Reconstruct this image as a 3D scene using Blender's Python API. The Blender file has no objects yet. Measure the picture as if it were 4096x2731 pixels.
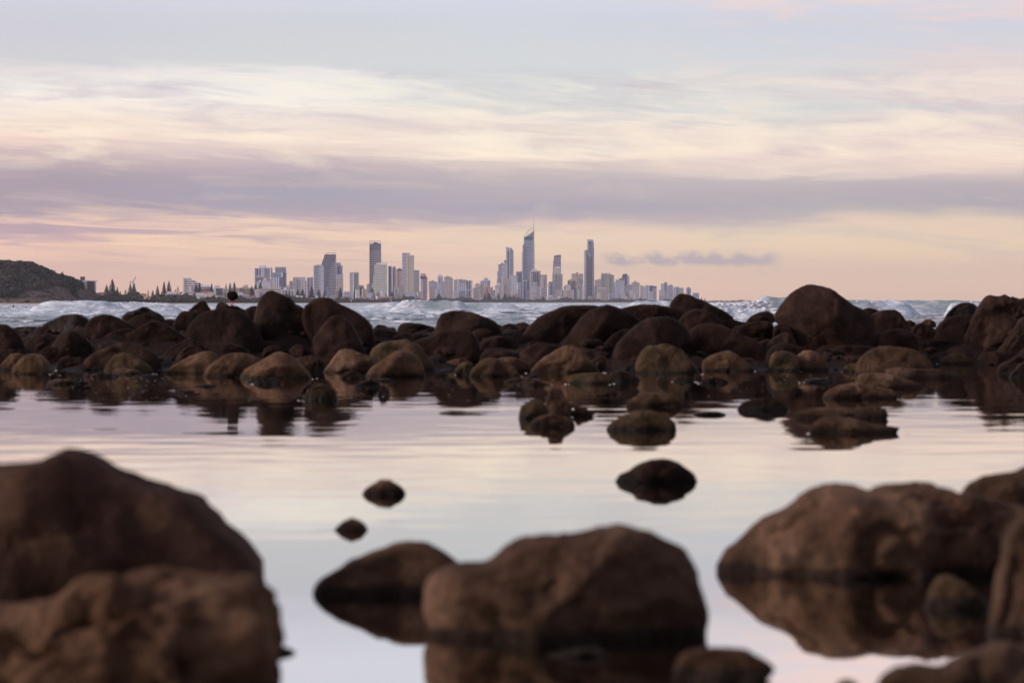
import bpy, math, random
import numpy as np
from mathutils import Vector, Matrix

# ------------------------------------------------------------------ camera, world, sun, exposure
F = 10240.0            # focal length in photo pixels (4096 wide)
CX, CY, HOR = 2048.0, 1365.5, 1208.0
CAM_H = 1.4            # above the pool
SEA = -0.7             # sea level, below the pool
TILT = math.atan((CY - HOR) / F)
R = math.radians
scene = bpy.context.scene
COL = scene.collection
cam_data = bpy.data.cameras.new("camera")
cam = bpy.data.objects.new("camera", cam_data)
COL.objects.link(cam)
scene.camera = cam
cam.location = (0, 0, CAM_H)
cam.rotation_euler = (math.pi / 2 - TILT, 0, 0)
cam_data.sensor_width = 36.0
cam_data.lens = 36.0 * F / 4096.0
cam_data.clip_start = 0.1
cam_data.clip_end = 60000
cam_data.dof.use_dof = True
cam_data.dof.focus_distance = 6000
cam_data.dof.aperture_fstop = 2.3
scene.view_settings.view_transform = 'Standard'
scene.view_settings.look = 'None'
scene.view_settings.gamma = 1.0
scene.view_settings.exposure = 0.16
scene.cycles.use_denoising = True
scene.cycles.max_bounces = 6
scene.cycles.transparent_max_bounces = 6
scene.cycles.volume_bounces = 0

def lin(c):
    return tuple(((v / 255.0) / 12.92 if v / 255.0 <= 0.04045 else ((v / 255.0 + 0.055) / 1.055) ** 2.4) for v in c) + (1.0,)

class NT:
    """tiny helper to write node maths"""
    def __init__(s, tree): s.t = tree
    def n(s, kind, **kw):
        nd = s.t.nodes.new(kind)
        for k, v in kw.items(): setattr(nd, k, v)
        return nd
    def put(s, sock, v):
        if isinstance(v, bpy.types.NodeSocket): s.t.links.new(v, sock)
        else: sock.default_value = v
    def m(s, op, a, b=0.0, c=0.0, clamp=False):
        nd = s.n('ShaderNodeMath', operation=op, use_clamp=clamp)
        s.put(nd.inputs[0], a); s.put(nd.inputs[1], b); s.put(nd.inputs[2], c)
        return nd.outputs[0]
    def ss(s, x, lo, hi, a=0.0, b=1.0):
        nd = s.n('ShaderNodeMapRange', interpolation_type='SMOOTHSTEP')
        for i, v in enumerate((x, lo, hi, a, b)): s.put(nd.inputs[i], v)
        return nd.outputs[0]
    def lr(s, x, lo, hi, a=0.0, b=1.0):
        nd = s.n('ShaderNodeMapRange')
        for i, v in enumerate((x, lo, hi, a, b)): s.put(nd.inputs[i], v)
        return nd.outputs[0]
    def mix(s, f, a, b, blend='MIX'):
        nd = s.n('ShaderNodeMix', data_type='RGBA', blend_type=blend)
        s.put(nd.inputs[0], f); s.put(nd.inputs[6], a); s.put(nd.inputs[7], b)
        return nd.outputs[2]
    def xyz(s, x, y, z):
        nd = s.n('ShaderNodeCombineXYZ')
        s.put(nd.inputs[0], x); s.put(nd.inputs[1], y); s.put(nd.inputs[2], z)
        return nd.outputs[0]
    def noise(s, vec, scale=1.0, detail=4.0, rough=0.5, dist=0.0):
        nd = s.n('ShaderNodeTexNoise')
        s.put(nd.inputs['Vector'], vec)
        nd.inputs['Scale'].default_value = scale; nd.inputs['Detail'].default_value = detail
        nd.inputs['Roughness'].default_value = rough; nd.inputs['Distortion'].default_value = dist
        return nd.outputs[0]
    def ramp(s, x, stops, interp='LINEAR'):
        nd = s.n('ShaderNodeValToRGB'); cr = nd.color_ramp; cr.interpolation = interp
        while len(cr.elements) < len(stops): cr.elements.new(0.5)
        for e, (p, c) in zip(cr.elements, sorted(stops, key=lambda q: q[0])):
            e.position = p
            e.color = c if len(c) == 4 else tuple(c) + (1.0,)
        s.put(nd.inputs[0], x)
        return nd.outputs[0]

SUN_EL, SUN_AZ = 21.0, -104.0        # degrees; azimuth from +Y (north), clockwise positive
world = bpy.data.worlds.new("World")
scene.world = world
world.use_nodes = True
wt = world.node_tree
wt.nodes.clear()
w = NT(wt)
tc = w.n('ShaderNodeTexCoord')
sep = w.n('ShaderNodeSeparateXYZ'); wt.links.new(tc.outputs['Generated'], sep.inputs[0])
az = w.m('ARCTAN2', sep.outputs[0], sep.outputs[1])
el = w.m('ARCSINE', sep.outputs[2])
xs = w.m('MULTIPLY', az, F)                   # 1 unit = one ten-thousandth radian or so
ys = w.m('MULTIPLY', el, F)
yb = w.m('SUBTRACT', HOR, ys)                 # height on the sky counted downwards from 6.7 degrees
n_big = w.noise(w.xyz(w.m('DIVIDE', xs, 1500.0), w.m('DIVIDE', ys, 170.0), 3.1), 1.0, 5.0, 0.55, 0.6)
n_fin = w.noise(w.xyz(w.m('DIVIDE', xs, 520.0), w.m('DIVIDE', w.m('ADD', ys, w.m('MULTIPLY', xs, 0.03)), 34.0), 7.7), 1.0, 6.0, 0.6, 0.9)
n_mid = w.noise(w.xyz(w.m('DIVIDE', xs, 560.0), w.m('DIVIDE', w.m('ADD', ys, w.m('MULTIPLY', xs, 0.05)), 88.0), 17.7), 1.0, 9.0, 0.60, 0.55)
warp = w.m('ADD', w.m('MULTIPLY', w.m('SUBTRACT', n_big, 0.5), 130.0), w.m('MULTIPLY', w.m('SUBTRACT', n_fin, 0.5), 55.0))
warp = w.m('ADD', warp, w.m('MULTIPLY', w.m('SUBTRACT', n_mid, 0.5), w.ss(yb, 150.0, 330.0, 10.0, 120.0)))
warp = w.m('MULTIPLY', warp, w.ss(yb, 1200.0, 950.0, 0.25, 1.0))
yw = w.m('ADD', yb, warp)
tpos = w.m('DIVIDE', yw, HOR)
COLS = {
 -0.92: [(0,203,200,209),(150,206,202,208),(262,209,205,206),(300,230,218,214),(345,232,222,217),(392,251,238,227),(455,244,226,214),(492,238,217,203),(525,249,229,210),(557,238,212,198),(585,208,184,186),(627,186,166,174),(697,166,151,167),(784,169,151,168),(832,167,150,167),(860,208,180,176),(885,178,154,171),(930,190,163,173),(962,198,170,173),(990,226,193,178),(1045,223,190,172),(1132,221,186,168),(1208,212,176,165)],
 -0.45: [(0,205,203,211),(200,210,208,209),(282,214,211,209),(312,240,230,224),(400,248,238,228),(480,246,232,220),(520,232,215,206),(560,246,228,214),(600,222,202,198),(640,190,175,183),(700,175,162,177),(780,165,158,179),(830,175,160,176),(868,190,171,178),(890,228,205,188),(915,200,178,179),(935,228,205,185),(1000,227,205,184),(1100,229,201,178),(1208,224,192,172)],
 0.0: [(0,204,204,213),(250,213,212,211),(380,216,213,210),(462,219,215,209),(490,240,226,214),(540,225,210,203),(580,238,228,216),(622,243,228,215),(655,200,187,190),(720,188,176,185),(780,182,170,183),(830,168,161,180),(880,177,166,179),(915,206,191,185),(950,224,208,188),(1050,229,209,185),(1130,231,206,182),(1208,227,199,178)],
 0.5: [(0,208,203,209),(80,205,205,214),(210,212,210,213),(300,216,213,211),(350,224,213,206),(400,220,213,209),(450,213,214,211),(500,219,212,206),(530,238,222,212),(590,220,204,202),(620,240,222,212),(660,224,208,203),(690,232,213,205),(715,198,184,190),(750,192,179,185),(820,181,173,182),(870,187,176,181),(910,210,198,186),(950,223,210,186),(1050,223,206,179),(1130,223,199,173),(1208,217,191,174)],
 0.95: [(0,222,203,205),(60,212,204,210),(110,206,205,214),(200,214,206,210),(260,229,208,203),(320,223,206,203),(400,229,207,201),(450,214,208,208),(485,227,209,201),(525,219,205,202),(560,229,209,203),(620,231,211,205),(680,230,208,200),(708,203,187,192),(760,184,171,181),(825,177,167,179),(860,202,187,181),(900,216,201,183),(980,221,206,179),(1100,221,199,172),(1208,215,189,172)],
}
u = w.m('DIVIDE', xs, 2048.0)
cur = None; prev = None
for key in sorted(COLS):
    rc = w.ramp(tpos, [(max(0.0, y / HOR), lin((r, g, b))) for y, r, g, b in COLS[key]])
    cur = rc if cur is None else w.mix(w.ss(u, prev, key), cur, rc)
    prev = key
# cirrus streaks inside the bright sheet and thin pink cirrus to the right
streak = w.m('MULTIPLY', w.m('SUBTRACT', n_mid, 0.5), w.m('MULTIPLY', w.ss(yb, 250.0, 340.0), w.ss(yb, 740.0, 600.0)))
cur = w.mix(w.m('MULTIPLY', streak, 3.6, clamp=True), cur, lin((255, 241, 218)))
cur = w.mix(w.m('MULTIPLY', streak, -3.4, clamp=True), cur, lin((196, 181, 190)))
low = w.m('MULTIPLY', w.m('SUBTRACT', n_mid, 0.52), w.m('MULTIPLY', w.ss(yb, 640.0, 760.0), w.ss(yb, 1180.0, 960.0)))
cur = w.mix(w.m('MULTIPLY', low, 2.4, clamp=True), cur, lin((236, 205, 188)))
cur = w.mix(w.m('MULTIPLY', low, -1.3, clamp=True), cur, lin((165, 150, 174)))
lowl = w.m('MULTIPLY', w.m('MULTIPLY', w.m('SUBTRACT', n_fin, 0.5), w.ss(u, 0.1, -0.5)), w.m('MULTIPLY', w.ss(yb, 820.0, 880.0), w.ss(yb, 1120.0, 1000.0)))
cur = w.mix(w.m('MULTIPLY', lowl, 4.0, clamp=True), cur, lin((245, 212, 186)))
cur = w.mix(w.m('MULTIPLY', lowl, -4.0, clamp=True), cur, lin((172, 150, 168)))
cir = w.m('MULTIPLY', w.ss(n_mid, 0.5, 0.72), w.m('MULTIPLY', w.ss(u, -0.05, 0.8), w.ss(yb, 560.0, 380.0)))
cur = w.mix(w.m('MULTIPLY', cir, 0.75), cur, lin((236, 211, 204)))
n_fil = w.noise(w.xyz(w.m('DIVIDE', xs, 260.0), w.m('DIVIDE', w.m('ADD', ys, w.m('MULTIPLY', xs, 0.07)), 17.0), 27.7), 1.0, 6.0, 0.62, 0.4)
fil = w.m('MULTIPLY', w.m('SUBTRACT', n_fil, 0.5), w.m('MULTIPLY', w.ss(yb, 260.0, 340.0), w.ss(yb, 720.0, 620.0)))
cur = w.mix(w.m('MULTIPLY', fil, 1.1, clamp=True), cur, lin((255, 244, 226)))
cur = w.mix(w.m('MULTIPLY', fil, -0.9, clamp=True), cur, lin((206, 194, 196)))
pk = w.m('MULTIPLY', w.m('MULTIPLY', w.ss(n_mid, 0.40, 0.60), w.ss(u, 0.25, 0.7)), w.ss(yb, 150.0, 30.0))
cur = w.mix(w.m('MULTIPLY', pk, 1.0, clamp=True), cur, lin((232, 204, 198)))
# the small lavender cumulus low over the right of the skyline
n_cu = w.noise(w.xyz(w.m('DIVIDE', xs, 62.0), w.m('DIVIDE', ys, 40.0), 1.3), 1.0, 6.0, 0.6)
lump = w.noise(w.xyz(w.m('DIVIDE', xs, 130.0), 0.0, 4.1), 1.0, 2.0, 0.5)
top = w.m('ADD', w.m('MULTIPLY', w.m('SUBTRACT', lump, 0.40), 150.0), w.m('ADD', 158.0, w.m('MULTIPLY', n_cu, 30.0)))
cu = w.m('MULTIPLY', w.ss(ys, w.m('SUBTRACT', 160.0, w.m('MULTIPLY', n_cu, 45.0)), w.m('SUBTRACT', 178.0, w.m('MULTIPLY', n_cu, 30.0))), w.ss(ys, w.m('ADD', top, 22.0), w.m('SUBTRACT', top, 12.0)))
cu = w.m('MULTIPLY', cu, w.m('MULTIPLY', w.ss(xs, 330.0, 420.0), w.ss(xs, 1090.0, 1000.0)))
cu = w.m('MULTIPLY', cu, w.ss(n_cu, 0.33, 0.54))
cur = w.mix(w.m('MULTIPLY', cu, 0.85), cur, lin((160, 156, 178)))
bandm = w.m('MULTIPLY', w.ss(yb, 650.0, 740.0), w.ss(yb, 905.0, 830.0))
cur = w.mix(bandm, cur, w.mix(1.0, cur, (0.88, 0.945, 0.96, 1), 'MULTIPLY'))
gr, gg, gb = [w.m('MULTIPLY', w.ss(ys, 900.0, 500.0, a_, b_), w.ss(ys, 430.0, 0.0, 1.0, c_)) for a_, b_, c_ in ((0.95, 1.12, 1.50), (1.00, 1.07, 1.28), (1.03, 0.98, 1.05))]
over = w.ss(ys, 1080.0, 1480.0, 1.0, 1.42)
cur = w.mix(1.0, cur, w.xyz(w.m('MULTIPLY', gr, over), w.m('MULTIPLY', gg, over), w.m('MULTIPLY', gb, over)), 'MULTIPLY')
sky = w.n('ShaderNodeTexSky', sky_type='NISHITA')
sky.sun_disc = False
sky.sun_elevation = R(SUN_EL)
sky.sun_rotation = R(SUN_AZ % 360)
sky.air_density = 1.0; sky.dust_density = 1.2
nis = w.mix(1.0, sky.outputs[0], (0.10, 0.10, 0.10, 1), 'MULTIPLY')
high = w.mix(0.55, nis, lin((158, 154, 172)))          # thin high cloud sheet over the rest of the sky
n_hi = w.noise(tc.outputs['Generated'], 3.0, 5.0, 0.6, 0.5)
high = w.mix(w.ss(n_hi, 0.45, 0.75), high, lin((196, 182, 184)))
final = w.mix(w.ss(el, R(8.5), R(20.0)), cur, high)
final = w.mix(w.ss(w.m('ABSOLUTE', az), R(16.0), R(60.0)), final, w.mix(w.ss(el, R(3.0), R(14.0)), cur, high))
bg = w.n('ShaderNodeBackground')
wt.links.new(final, bg.inputs[0]); bg.inputs[1].default_value = 1.0
wo = w.n('ShaderNodeOutputWorld'); wt.links.new(bg.outputs[0], wo.inputs[0])

sun_d = bpy.data.lights.new("sun", 'SUN')
sun_d.energy = 2.5; sun_d.angle = R(14); sun_d.color = (1.0, 0.84, 0.75)
sun = bpy.data.objects.new("sun", sun_d); COL.objects.link(sun)
sd = Vector((math.sin(R(SUN_AZ)) * math.cos(R(SUN_EL)), math.cos(R(SUN_AZ)) * math.cos(R(SUN_EL)), math.sin(R(SUN_EL))))
sun.rotation_euler = sd.to_track_quat('Z', 'Y').to_euler()

# ------------------------------------------------------------------ helpers
def P(px, py, d):
    a = (px - CX) / F; b = (CY - py) / F
    Y = math.cos(TILT) + b * math.sin(TILT); Z = -math.sin(TILT) + b * math.cos(TILT)
    s = d / Y
    return Vector((a * s, d, CAM_H + Z * s))
ZONES = {'A': (0, 1120, 1024 / 2352), 'B': (1024, 1120, 1024 / 2352), 'C': (2048, 1120, 1024 / 2352), 'D': (3072, 1120, 1024 / 2352),
         'E': (0, 1700, 2048 / 2352), 'F': (2048, 1700, 2048 / 2352), 'G': (0, 1160, 700 / 2352), 'H': (640, 1100, 700 / 2352),
         '1': (0, 980, 800 / 2352), '2': (700, 980, 500 / 2352), '3': (1180, 930, 500 / 2352), '4': (1640, 1040, 400 / 2352),
         '5': (1960, 840, 460 / 1849), '6': (2340, 930, 500 / 2352), '7': (2780, 1080, 500 / 2352)}
def zp(z, x, y):
    ox, oy, s = ZONES[z]
    return ox + x * s, oy + y * s

def tag(o, label=None, cat=None, group=None, kind=None):
    if label: o['label'] = label
    if cat: o['category'] = cat
    if group: o['group'] = group
    if kind: o['kind'] = kind
    return o
def empty(name, loc, label, cat, group=None, rz=0.0):
    o = bpy.data.objects.new(name, None); COL.objects.link(o)
    o.location = loc; o.rotation_euler = (0, 0, rz); o.empty_display_size = 0.1
    return tag(o, label, cat, group)
def mesh_obj(name, verts, faces, mat, parent=None, smooth=False, loc=None):
    me = bpy.data.meshes.new(name)
    if isinstance(verts, np.ndarray) and isinstance(faces, np.ndarray):
        nf, k = faces.shape
        me.vertices.add(len(verts)); me.vertices.foreach_set('co', verts.astype(np.float32).ravel())
        me.loops.add(nf * k); me.loops.foreach_set('vertex_index', faces.astype(np.int32).ravel())
        me.polygons.add(nf); me.polygons.foreach_set('loop_start', np.arange(0, nf * k, k, dtype=np.int32))
        me.update(calc_edges=True)
    else:
        me.from_pydata([tuple(v) for v in verts], [], [tuple(f) for f in faces]); me.update()
    if smooth: me.polygons.foreach_set('use_smooth', [True] * len(me.polygons))
    if mat: me.materials.append(mat)
    o = bpy.data.objects.new(name, me); COL.objects.link(o)
    if parent: o.parent = parent
    if loc is not None: o.location = loc
    return o

def _h(ix, iy, iz, seed):
    n = (ix * 374761393 + iy * 668265263 + iz * 2147483647 + seed * 1274126177) & 0xffffffff
    n = ((n ^ (n >> 13)) * 1274126177) & 0xffffffff
    n = ((n ^ (n >> 15)) * 2246822519) & 0xffffffff
    return ((n ^ (n >> 16)) & 0xffffff) / float(0xffffff)
def vnoise(p, seed=0):
    p = np.asarray(p, dtype=np.float64)
    i = np.floor(p).astype(np.int64); f = p - i; f = f * f * f * (f * (f * 6 - 15) + 10)
    out = 0
    for dx in (0, 1):
        wx = f[:, 0] if dx else 1 - f[:, 0]
        for dy in (0, 1):
            wy = f[:, 1] if dy else 1 - f[:, 1]
            for dz in (0, 1):
                wz = f[:, 2] if dz else 1 - f[:, 2]
                out = out + wx * wy * wz * _h(i[:, 0] + dx, i[:, 1] + dy, i[:, 2] + dz, seed)
    return out * 2 - 1
def fbm(p, octv=4, seed=0, gain=0.5):
    t = 0; a = 1.0; q = np.array(p, dtype=np.float64)
    for k in range(octv):
        t = t + a * vnoise(q, seed + k * 17); q = q * 2.03 + 11.7; a *= gain
    return t

def new_mat(name):
    m = bpy.data.materials.new(name); m.use_nodes = True
    m.node_tree.nodes.clear()
    n = NT(m.node_tree)
    b = n.n('ShaderNodeBsdfPrincipled'); o = n.n('ShaderNodeOutputMaterial')
    m.node_tree.links.new(b.outputs[0], o.inputs[0])
    return m, n, b, o
# ------------------------------------------------------------------ materials
def rock_mat(name, c1, c2, c3, rough=0.72, spot=0.0):
    m, n, b, o = new_mat(name)
    g = n.n('ShaderNodeNewGeometry'); oi = n.n('ShaderNodeObjectInfo')
    pos = g.outputs['Position']
    rnd = oi.outputs['Random']
    base = n.noise(pos, 2.1, 6.0, 0.62, 0.4)
    fine = n.noise(pos, 26.0, 5.0, 0.65)
    col = n.ramp(base, [(0.30, c1), (0.52, c2), (0.72, c3)])
    col = n.mix(n.lr(fine, 0.3, 0.7, 0.0, 0.55), col, n.mix(1.0, col, (0.45, 0.43, 0.42, 1), 'MULTIPLY'))
    if spot:
        alg = n.noise(pos, 1.3, 4.0, 0.6, 0.8)
        col = n.mix(n.ss(alg, 0.52, 0.66, 0.0, spot), col, (0.082, 0.060, 0.026, 1))
    lich = n.noise(pos, 9.0, 3.0, 0.6)
    col = n.mix(n.ss(lich, 0.62, 0.74, 0.0, 0.35), col, (c3[0] * 1.6, c3[1] * 1.55, c3[2] * 1.4, 1))
    var = n.lr(rnd, 0.0, 1.0, 0.75, 1.22)
    col = n.mix(1.0, col, n.xyz(var, var, var), 'MULTIPLY')
    # wet band just above the water
    sp = n.n('ShaderNodeSeparateXYZ'); n.t.links.new(pos, sp.inputs[0])
    wet = n.ss(n.m('ADD', sp.outputs[2], n.m('MULTIPLY', n.m('SUBTRACT', base, 0.5), 0.10)), 0.065, 0.030)
    col = n.mix(n.m('MULTIPLY', wet, 0.9), col, n.mix(1.0, col, (0.22, 0.20, 0.20, 1), 'MULTIPLY'))
    wet_shade = n.ss(n.m('ADD', sp.outputs[2], n.m('MULTIPLY', n.m('SUBTRACT', base, 0.5), 0.25)), 0.24, 0.03)  # wet stain and painted shade together, darkening the stone foot for deeper reflections
    col = n.mix(n.m('MULTIPLY', wet_shade, 0.55), col, n.mix(1.0, col, (0.42, 0.42, 0.40, 1), 'MULTIPLY'))
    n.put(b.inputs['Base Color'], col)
    n.put(b.inputs['Roughness'], n.m('SUBTRACT', rough, n.m('MULTIPLY', wet, 0.25)))
    n.put(b.inputs['Specular IOR Level'], n.m('ADD', 0.10, n.m('MULTIPLY', wet, 0.08)))
    bp = n.n('ShaderNodeBump'); bp.inputs['Strength'].default_value = 0.9; bp.inputs['Distance'].default_value = 0.07
    hgt = n.m('ADD', n.m('ADD', n.m('MULTIPLY', n.noise(pos, 6.0, 8.0, 0.65), 0.9), n.m('MULTIPLY', fine, 0.35)), n.m('MULTIPLY', n.noise(pos, 1.9, 3.0, 0.6, 0.8), 1.6))
    n.put(bp.inputs['Height'], hgt); n.put(b.inputs['Normal'], bp.outputs[0])
    return m
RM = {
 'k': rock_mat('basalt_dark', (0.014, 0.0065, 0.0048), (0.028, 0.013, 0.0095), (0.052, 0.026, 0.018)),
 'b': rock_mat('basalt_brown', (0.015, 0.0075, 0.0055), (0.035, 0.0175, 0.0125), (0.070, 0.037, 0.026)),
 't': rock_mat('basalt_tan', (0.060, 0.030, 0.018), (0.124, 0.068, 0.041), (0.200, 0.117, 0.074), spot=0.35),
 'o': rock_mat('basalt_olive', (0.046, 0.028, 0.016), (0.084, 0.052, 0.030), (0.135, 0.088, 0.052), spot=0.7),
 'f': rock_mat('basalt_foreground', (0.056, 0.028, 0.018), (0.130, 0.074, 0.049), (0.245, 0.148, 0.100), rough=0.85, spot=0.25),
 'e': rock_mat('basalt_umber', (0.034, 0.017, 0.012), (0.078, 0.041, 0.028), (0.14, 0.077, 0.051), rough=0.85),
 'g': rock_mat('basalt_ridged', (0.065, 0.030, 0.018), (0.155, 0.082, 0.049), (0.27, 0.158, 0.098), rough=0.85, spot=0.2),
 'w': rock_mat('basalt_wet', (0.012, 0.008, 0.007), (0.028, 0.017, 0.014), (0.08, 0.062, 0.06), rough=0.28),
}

def water_mat():
    m, n, b, o = new_mat('pool_water')
    n.t.nodes.remove(b)
    g = n.n('ShaderNodeNewGeometry')
    sp = n.n('ShaderNodeSeparateXYZ'); n.t.links.new(g.outputs['Position'], sp.inputs[0])
    X, Y = sp.outputs[0], sp.outputs[1]
    v1 = n.noise(n.xyz(n.m('MULTIPLY', X, 0.40), n.m('MULTIPLY', Y, 0.50), 0.0), 1.0, 3.0, 0.5)
    v2 = n.noise(n.xyz(n.m('MULTIPLY', X, 0.85), n.m('MULTIPLY', Y, 1.25), 5.0), 1.0, 1.5, 0.4)
    patch = n.noise(n.xyz(n.m('MULTIPLY', X, 0.10), n.m('MULTIPLY', Y, 0.16), 9.0), 1.0, 2.0, 0.5)
    amp = n.m('MULTIPLY', n.ss(Y, 9.0, 24.0, 0.20, 0.95), n.ss(patch, 0.36, 0.64, 0.45, 1.25))
    hgt = n.m('MULTIPLY', n.m('ADD', n.m('MULTIPLY', v1, 0.72), n.m('MULTIPLY', v2, 0.80)), amp)
    bp = n.n('ShaderNodeBump'); bp.inputs['Strength'].default_value = 1.0; bp.inputs['Distance'].default_value = 0.008
    n.put(bp.inputs['Height'], hgt)
    gl = n.n('ShaderNodeBsdfGlossy'); gl.inputs['Color'].default_value = (1.0, 0.972, 0.95, 1); gl.inputs['Roughness'].default_value = 0.02
    n.t.links.new(bp.outputs[0], gl.inputs['Normal'])
    tr = n.n('ShaderNodeBsdfTransparent'); tr.inputs['Color'].default_value = (0.30, 0.21, 0.14, 1)
    lw = n.n('ShaderNodeLayerWeight'); lw.inputs['Blend'].default_value = 0.5
    gz_ = n.m('SUBTRACT', 1.0, n.m('MULTIPLY', n.m('SUBTRACT', 1.0, lw.outputs['Facing']), 0.95))
    fr = n.n('ShaderNodeFresnel'); fr.inputs['IOR'].default_value = 1.33
    fac = n.m('MAXIMUM', fr.outputs[0], n.m('POWER', n.m('MAXIMUM', gz_, 0.0), 2.1))
    mx = n.n('ShaderNodeMixShader')
    n.t.links.new(fac, mx.inputs[0]); n.t.links.new(tr.outputs[0], mx.inputs[1]); n.t.links.new(gl.outputs[0], mx.inputs[2])
    n.t.links.new(mx.outputs[0], o.inputs[0])
    return m
POOL_M = water_mat()

def sea_mat():
    m, n, b, o = new_mat('sea_water')
    g = n.n('ShaderNodeNewGeometry')
    sp = n.n('ShaderNodeSeparateXYZ'); n.t.links.new(g.outputs['Position'], sp.inputs[0])
    X, Y, Z = sp.outputs
    fa = n.n('ShaderNodeAttribute', attribute_name='foam'); ta = n.n('ShaderNodeAttribute', attribute_name='teal')
    s1 = n.noise(n.xyz(n.m('MULTIPLY', X, 0.26), n.m('ADD', n.m('MULTIPLY', Y, 0.024), n.m('MULTIPLY', X, 0.05)), n.m('MULTIPLY', Z, 1.3)), 1.0, 8.0, 0.70, 1.2)
    s2 = n.noise(n.xyz(n.m('MULTIPLY', X, 0.12), n.m('MULTIPLY', Y, 0.02), 3.0), 1.0, 4.0, 0.6, 0.6)
    cov = n.m('ADD', n.m('ADD', n.m('MULTIPLY', s1, 1.25), n.m('MULTIPLY', s2, 0.45)), fa.outputs['Fac'])
    foam = n.ss(cov, 0.84, 1.04)
    foam = n.m('MULTIPLY', foam, n.m('SUBTRACT', 1.0, n.m('MULTIPLY', ta.outputs['Fac'], 0.6)))
    water = n.mix(ta.outputs['Fac'], (0.028, 0.055, 0.075, 1), (0.06, 0.13, 0.12, 1))
    s3 = n.noise(n.xyz(n.m('MULTIPLY', X, 1.1), n.m('MULTIPLY', Y, 0.12), n.m('MULTIPLY', Z, 3.5)), 1.0, 6.0, 0.7, 0.8)
    white = n.mix(n.ss(n.m('ADD', n.m('MULTIPLY', s1, 0.6), n.m('MULTIPLY', s3, 0.4)), 0.42, 0.60), (0.42, 0.51, 0.62, 1), (0.93, 0.93, 0.95, 1))
    n.put(b.inputs['Base Color'], n.mix(foam, water, white))
    n.put(b.inputs['Roughness'], n.lr(foam, 0.0, 1.0, 0.22, 0.9))
    b.inputs['IOR'].default_value = 1.33
    bp = n.n('ShaderNodeBump'); bp.inputs['Strength'].default_value = 0.8; bp.inputs['Distance'].default_value = 0.5
    n.put(bp.inputs['Height'], s1); n.put(b.inputs['Normal'], bp.outputs[0])
    return m
SEA_M = sea_mat()

def plain(name, c, rough=0.8, var=0.12, scale=0.4, metal=0.0):
    m, n, b, o = new_mat(name)
    tcn = n.n('ShaderNodeTexCoord')
    nz = n.noise(tcn.outputs['Object'], scale, 5.0, 0.6)
    k = n.lr(nz, 0.3, 0.7, 1.0 - var, 1.0 + var)
    n.put(b.inputs['Base Color'], n.mix(1.0, tuple(c) + (1.0,), n.xyz(k, k, k), 'MULTIPLY'))
    b.inputs['Roughness'].default_value = rough; b.inputs['Metallic'].default_value = metal
    return m

def facade(name, wall, glass, pitch=3.4, fv=0.5, bay=4.0, fh=0.6, rnd=0.35, top_blank=0.0):
    """wall with openings: fv = glazed share of a storey, fh = glazed share of a bay (1 = ribbon windows, fv 1 = vertical strips)"""
    m, n, b, o = new_mat(name)
    tcn = n.n('ShaderNodeTexCoord')
    sp = n.n('ShaderNodeSeparateXYZ'); n.t.links.new(tcn.outputs['Object'], sp.inputs[0])
    h = n.m('ADD', sp.outputs[0], sp.outputs[1])
    pitch = pitch if pitch > 5 else pitch * 1.35
    fz = n.m('DIVIDE', sp.outputs[2], pitch); fx = n.m('DIVIDE', h, bay)
    a = n.m('LESS_THAN', n.m('FRACT', fz), fv) if fv < 1 else 1.0
    c = n.m('LESS_THAN', n.m('FRACT', fx), fh) if fh < 1 else 1.0
    mask = n.m('MULTIPLY', a, c)
    # per window variation: curtains, lit reveals
    wn = n.n('ShaderNodeTexWhiteNoise'); wn.noise_dimensions = '2D'
    n.put(wn.inputs['Vector'], n.xyz(n.m('FLOOR', fx), n.m('FLOOR', fz), 0.0))
    gcol = n.mix(n.m('MULTIPLY', wn.outputs[0], rnd), tuple(glass) + (1,), tuple(min(1, 0.5 * (p + q) + 0.1) for p, q in zip(glass, wall)) + (1,))
    big = n.noise(tcn.outputs['Object'], 0.05, 3.0, 0.6)
    kk = n.lr(big, 0.3, 0.7, 0.90, 1.08)
    wcol = n.mix(1.0, tuple(wall) + (1,), n.xyz(kk, kk, kk), 'MULTIPLY')
    n.put(b.inputs['Base Color'], n.mix(mask, wcol, gcol))
    n.put(b.inputs['Roughness'], n.lr(mask, 0.0, 1.0, 0.8, 0.25))
    return m
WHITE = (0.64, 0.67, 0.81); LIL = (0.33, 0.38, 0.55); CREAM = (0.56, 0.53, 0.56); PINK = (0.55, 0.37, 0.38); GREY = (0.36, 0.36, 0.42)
DG = (0.022, 0.032, 0.11); BG = (0.06, 0.10, 0.24); TG = (0.16, 0.20, 0.24)
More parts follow.
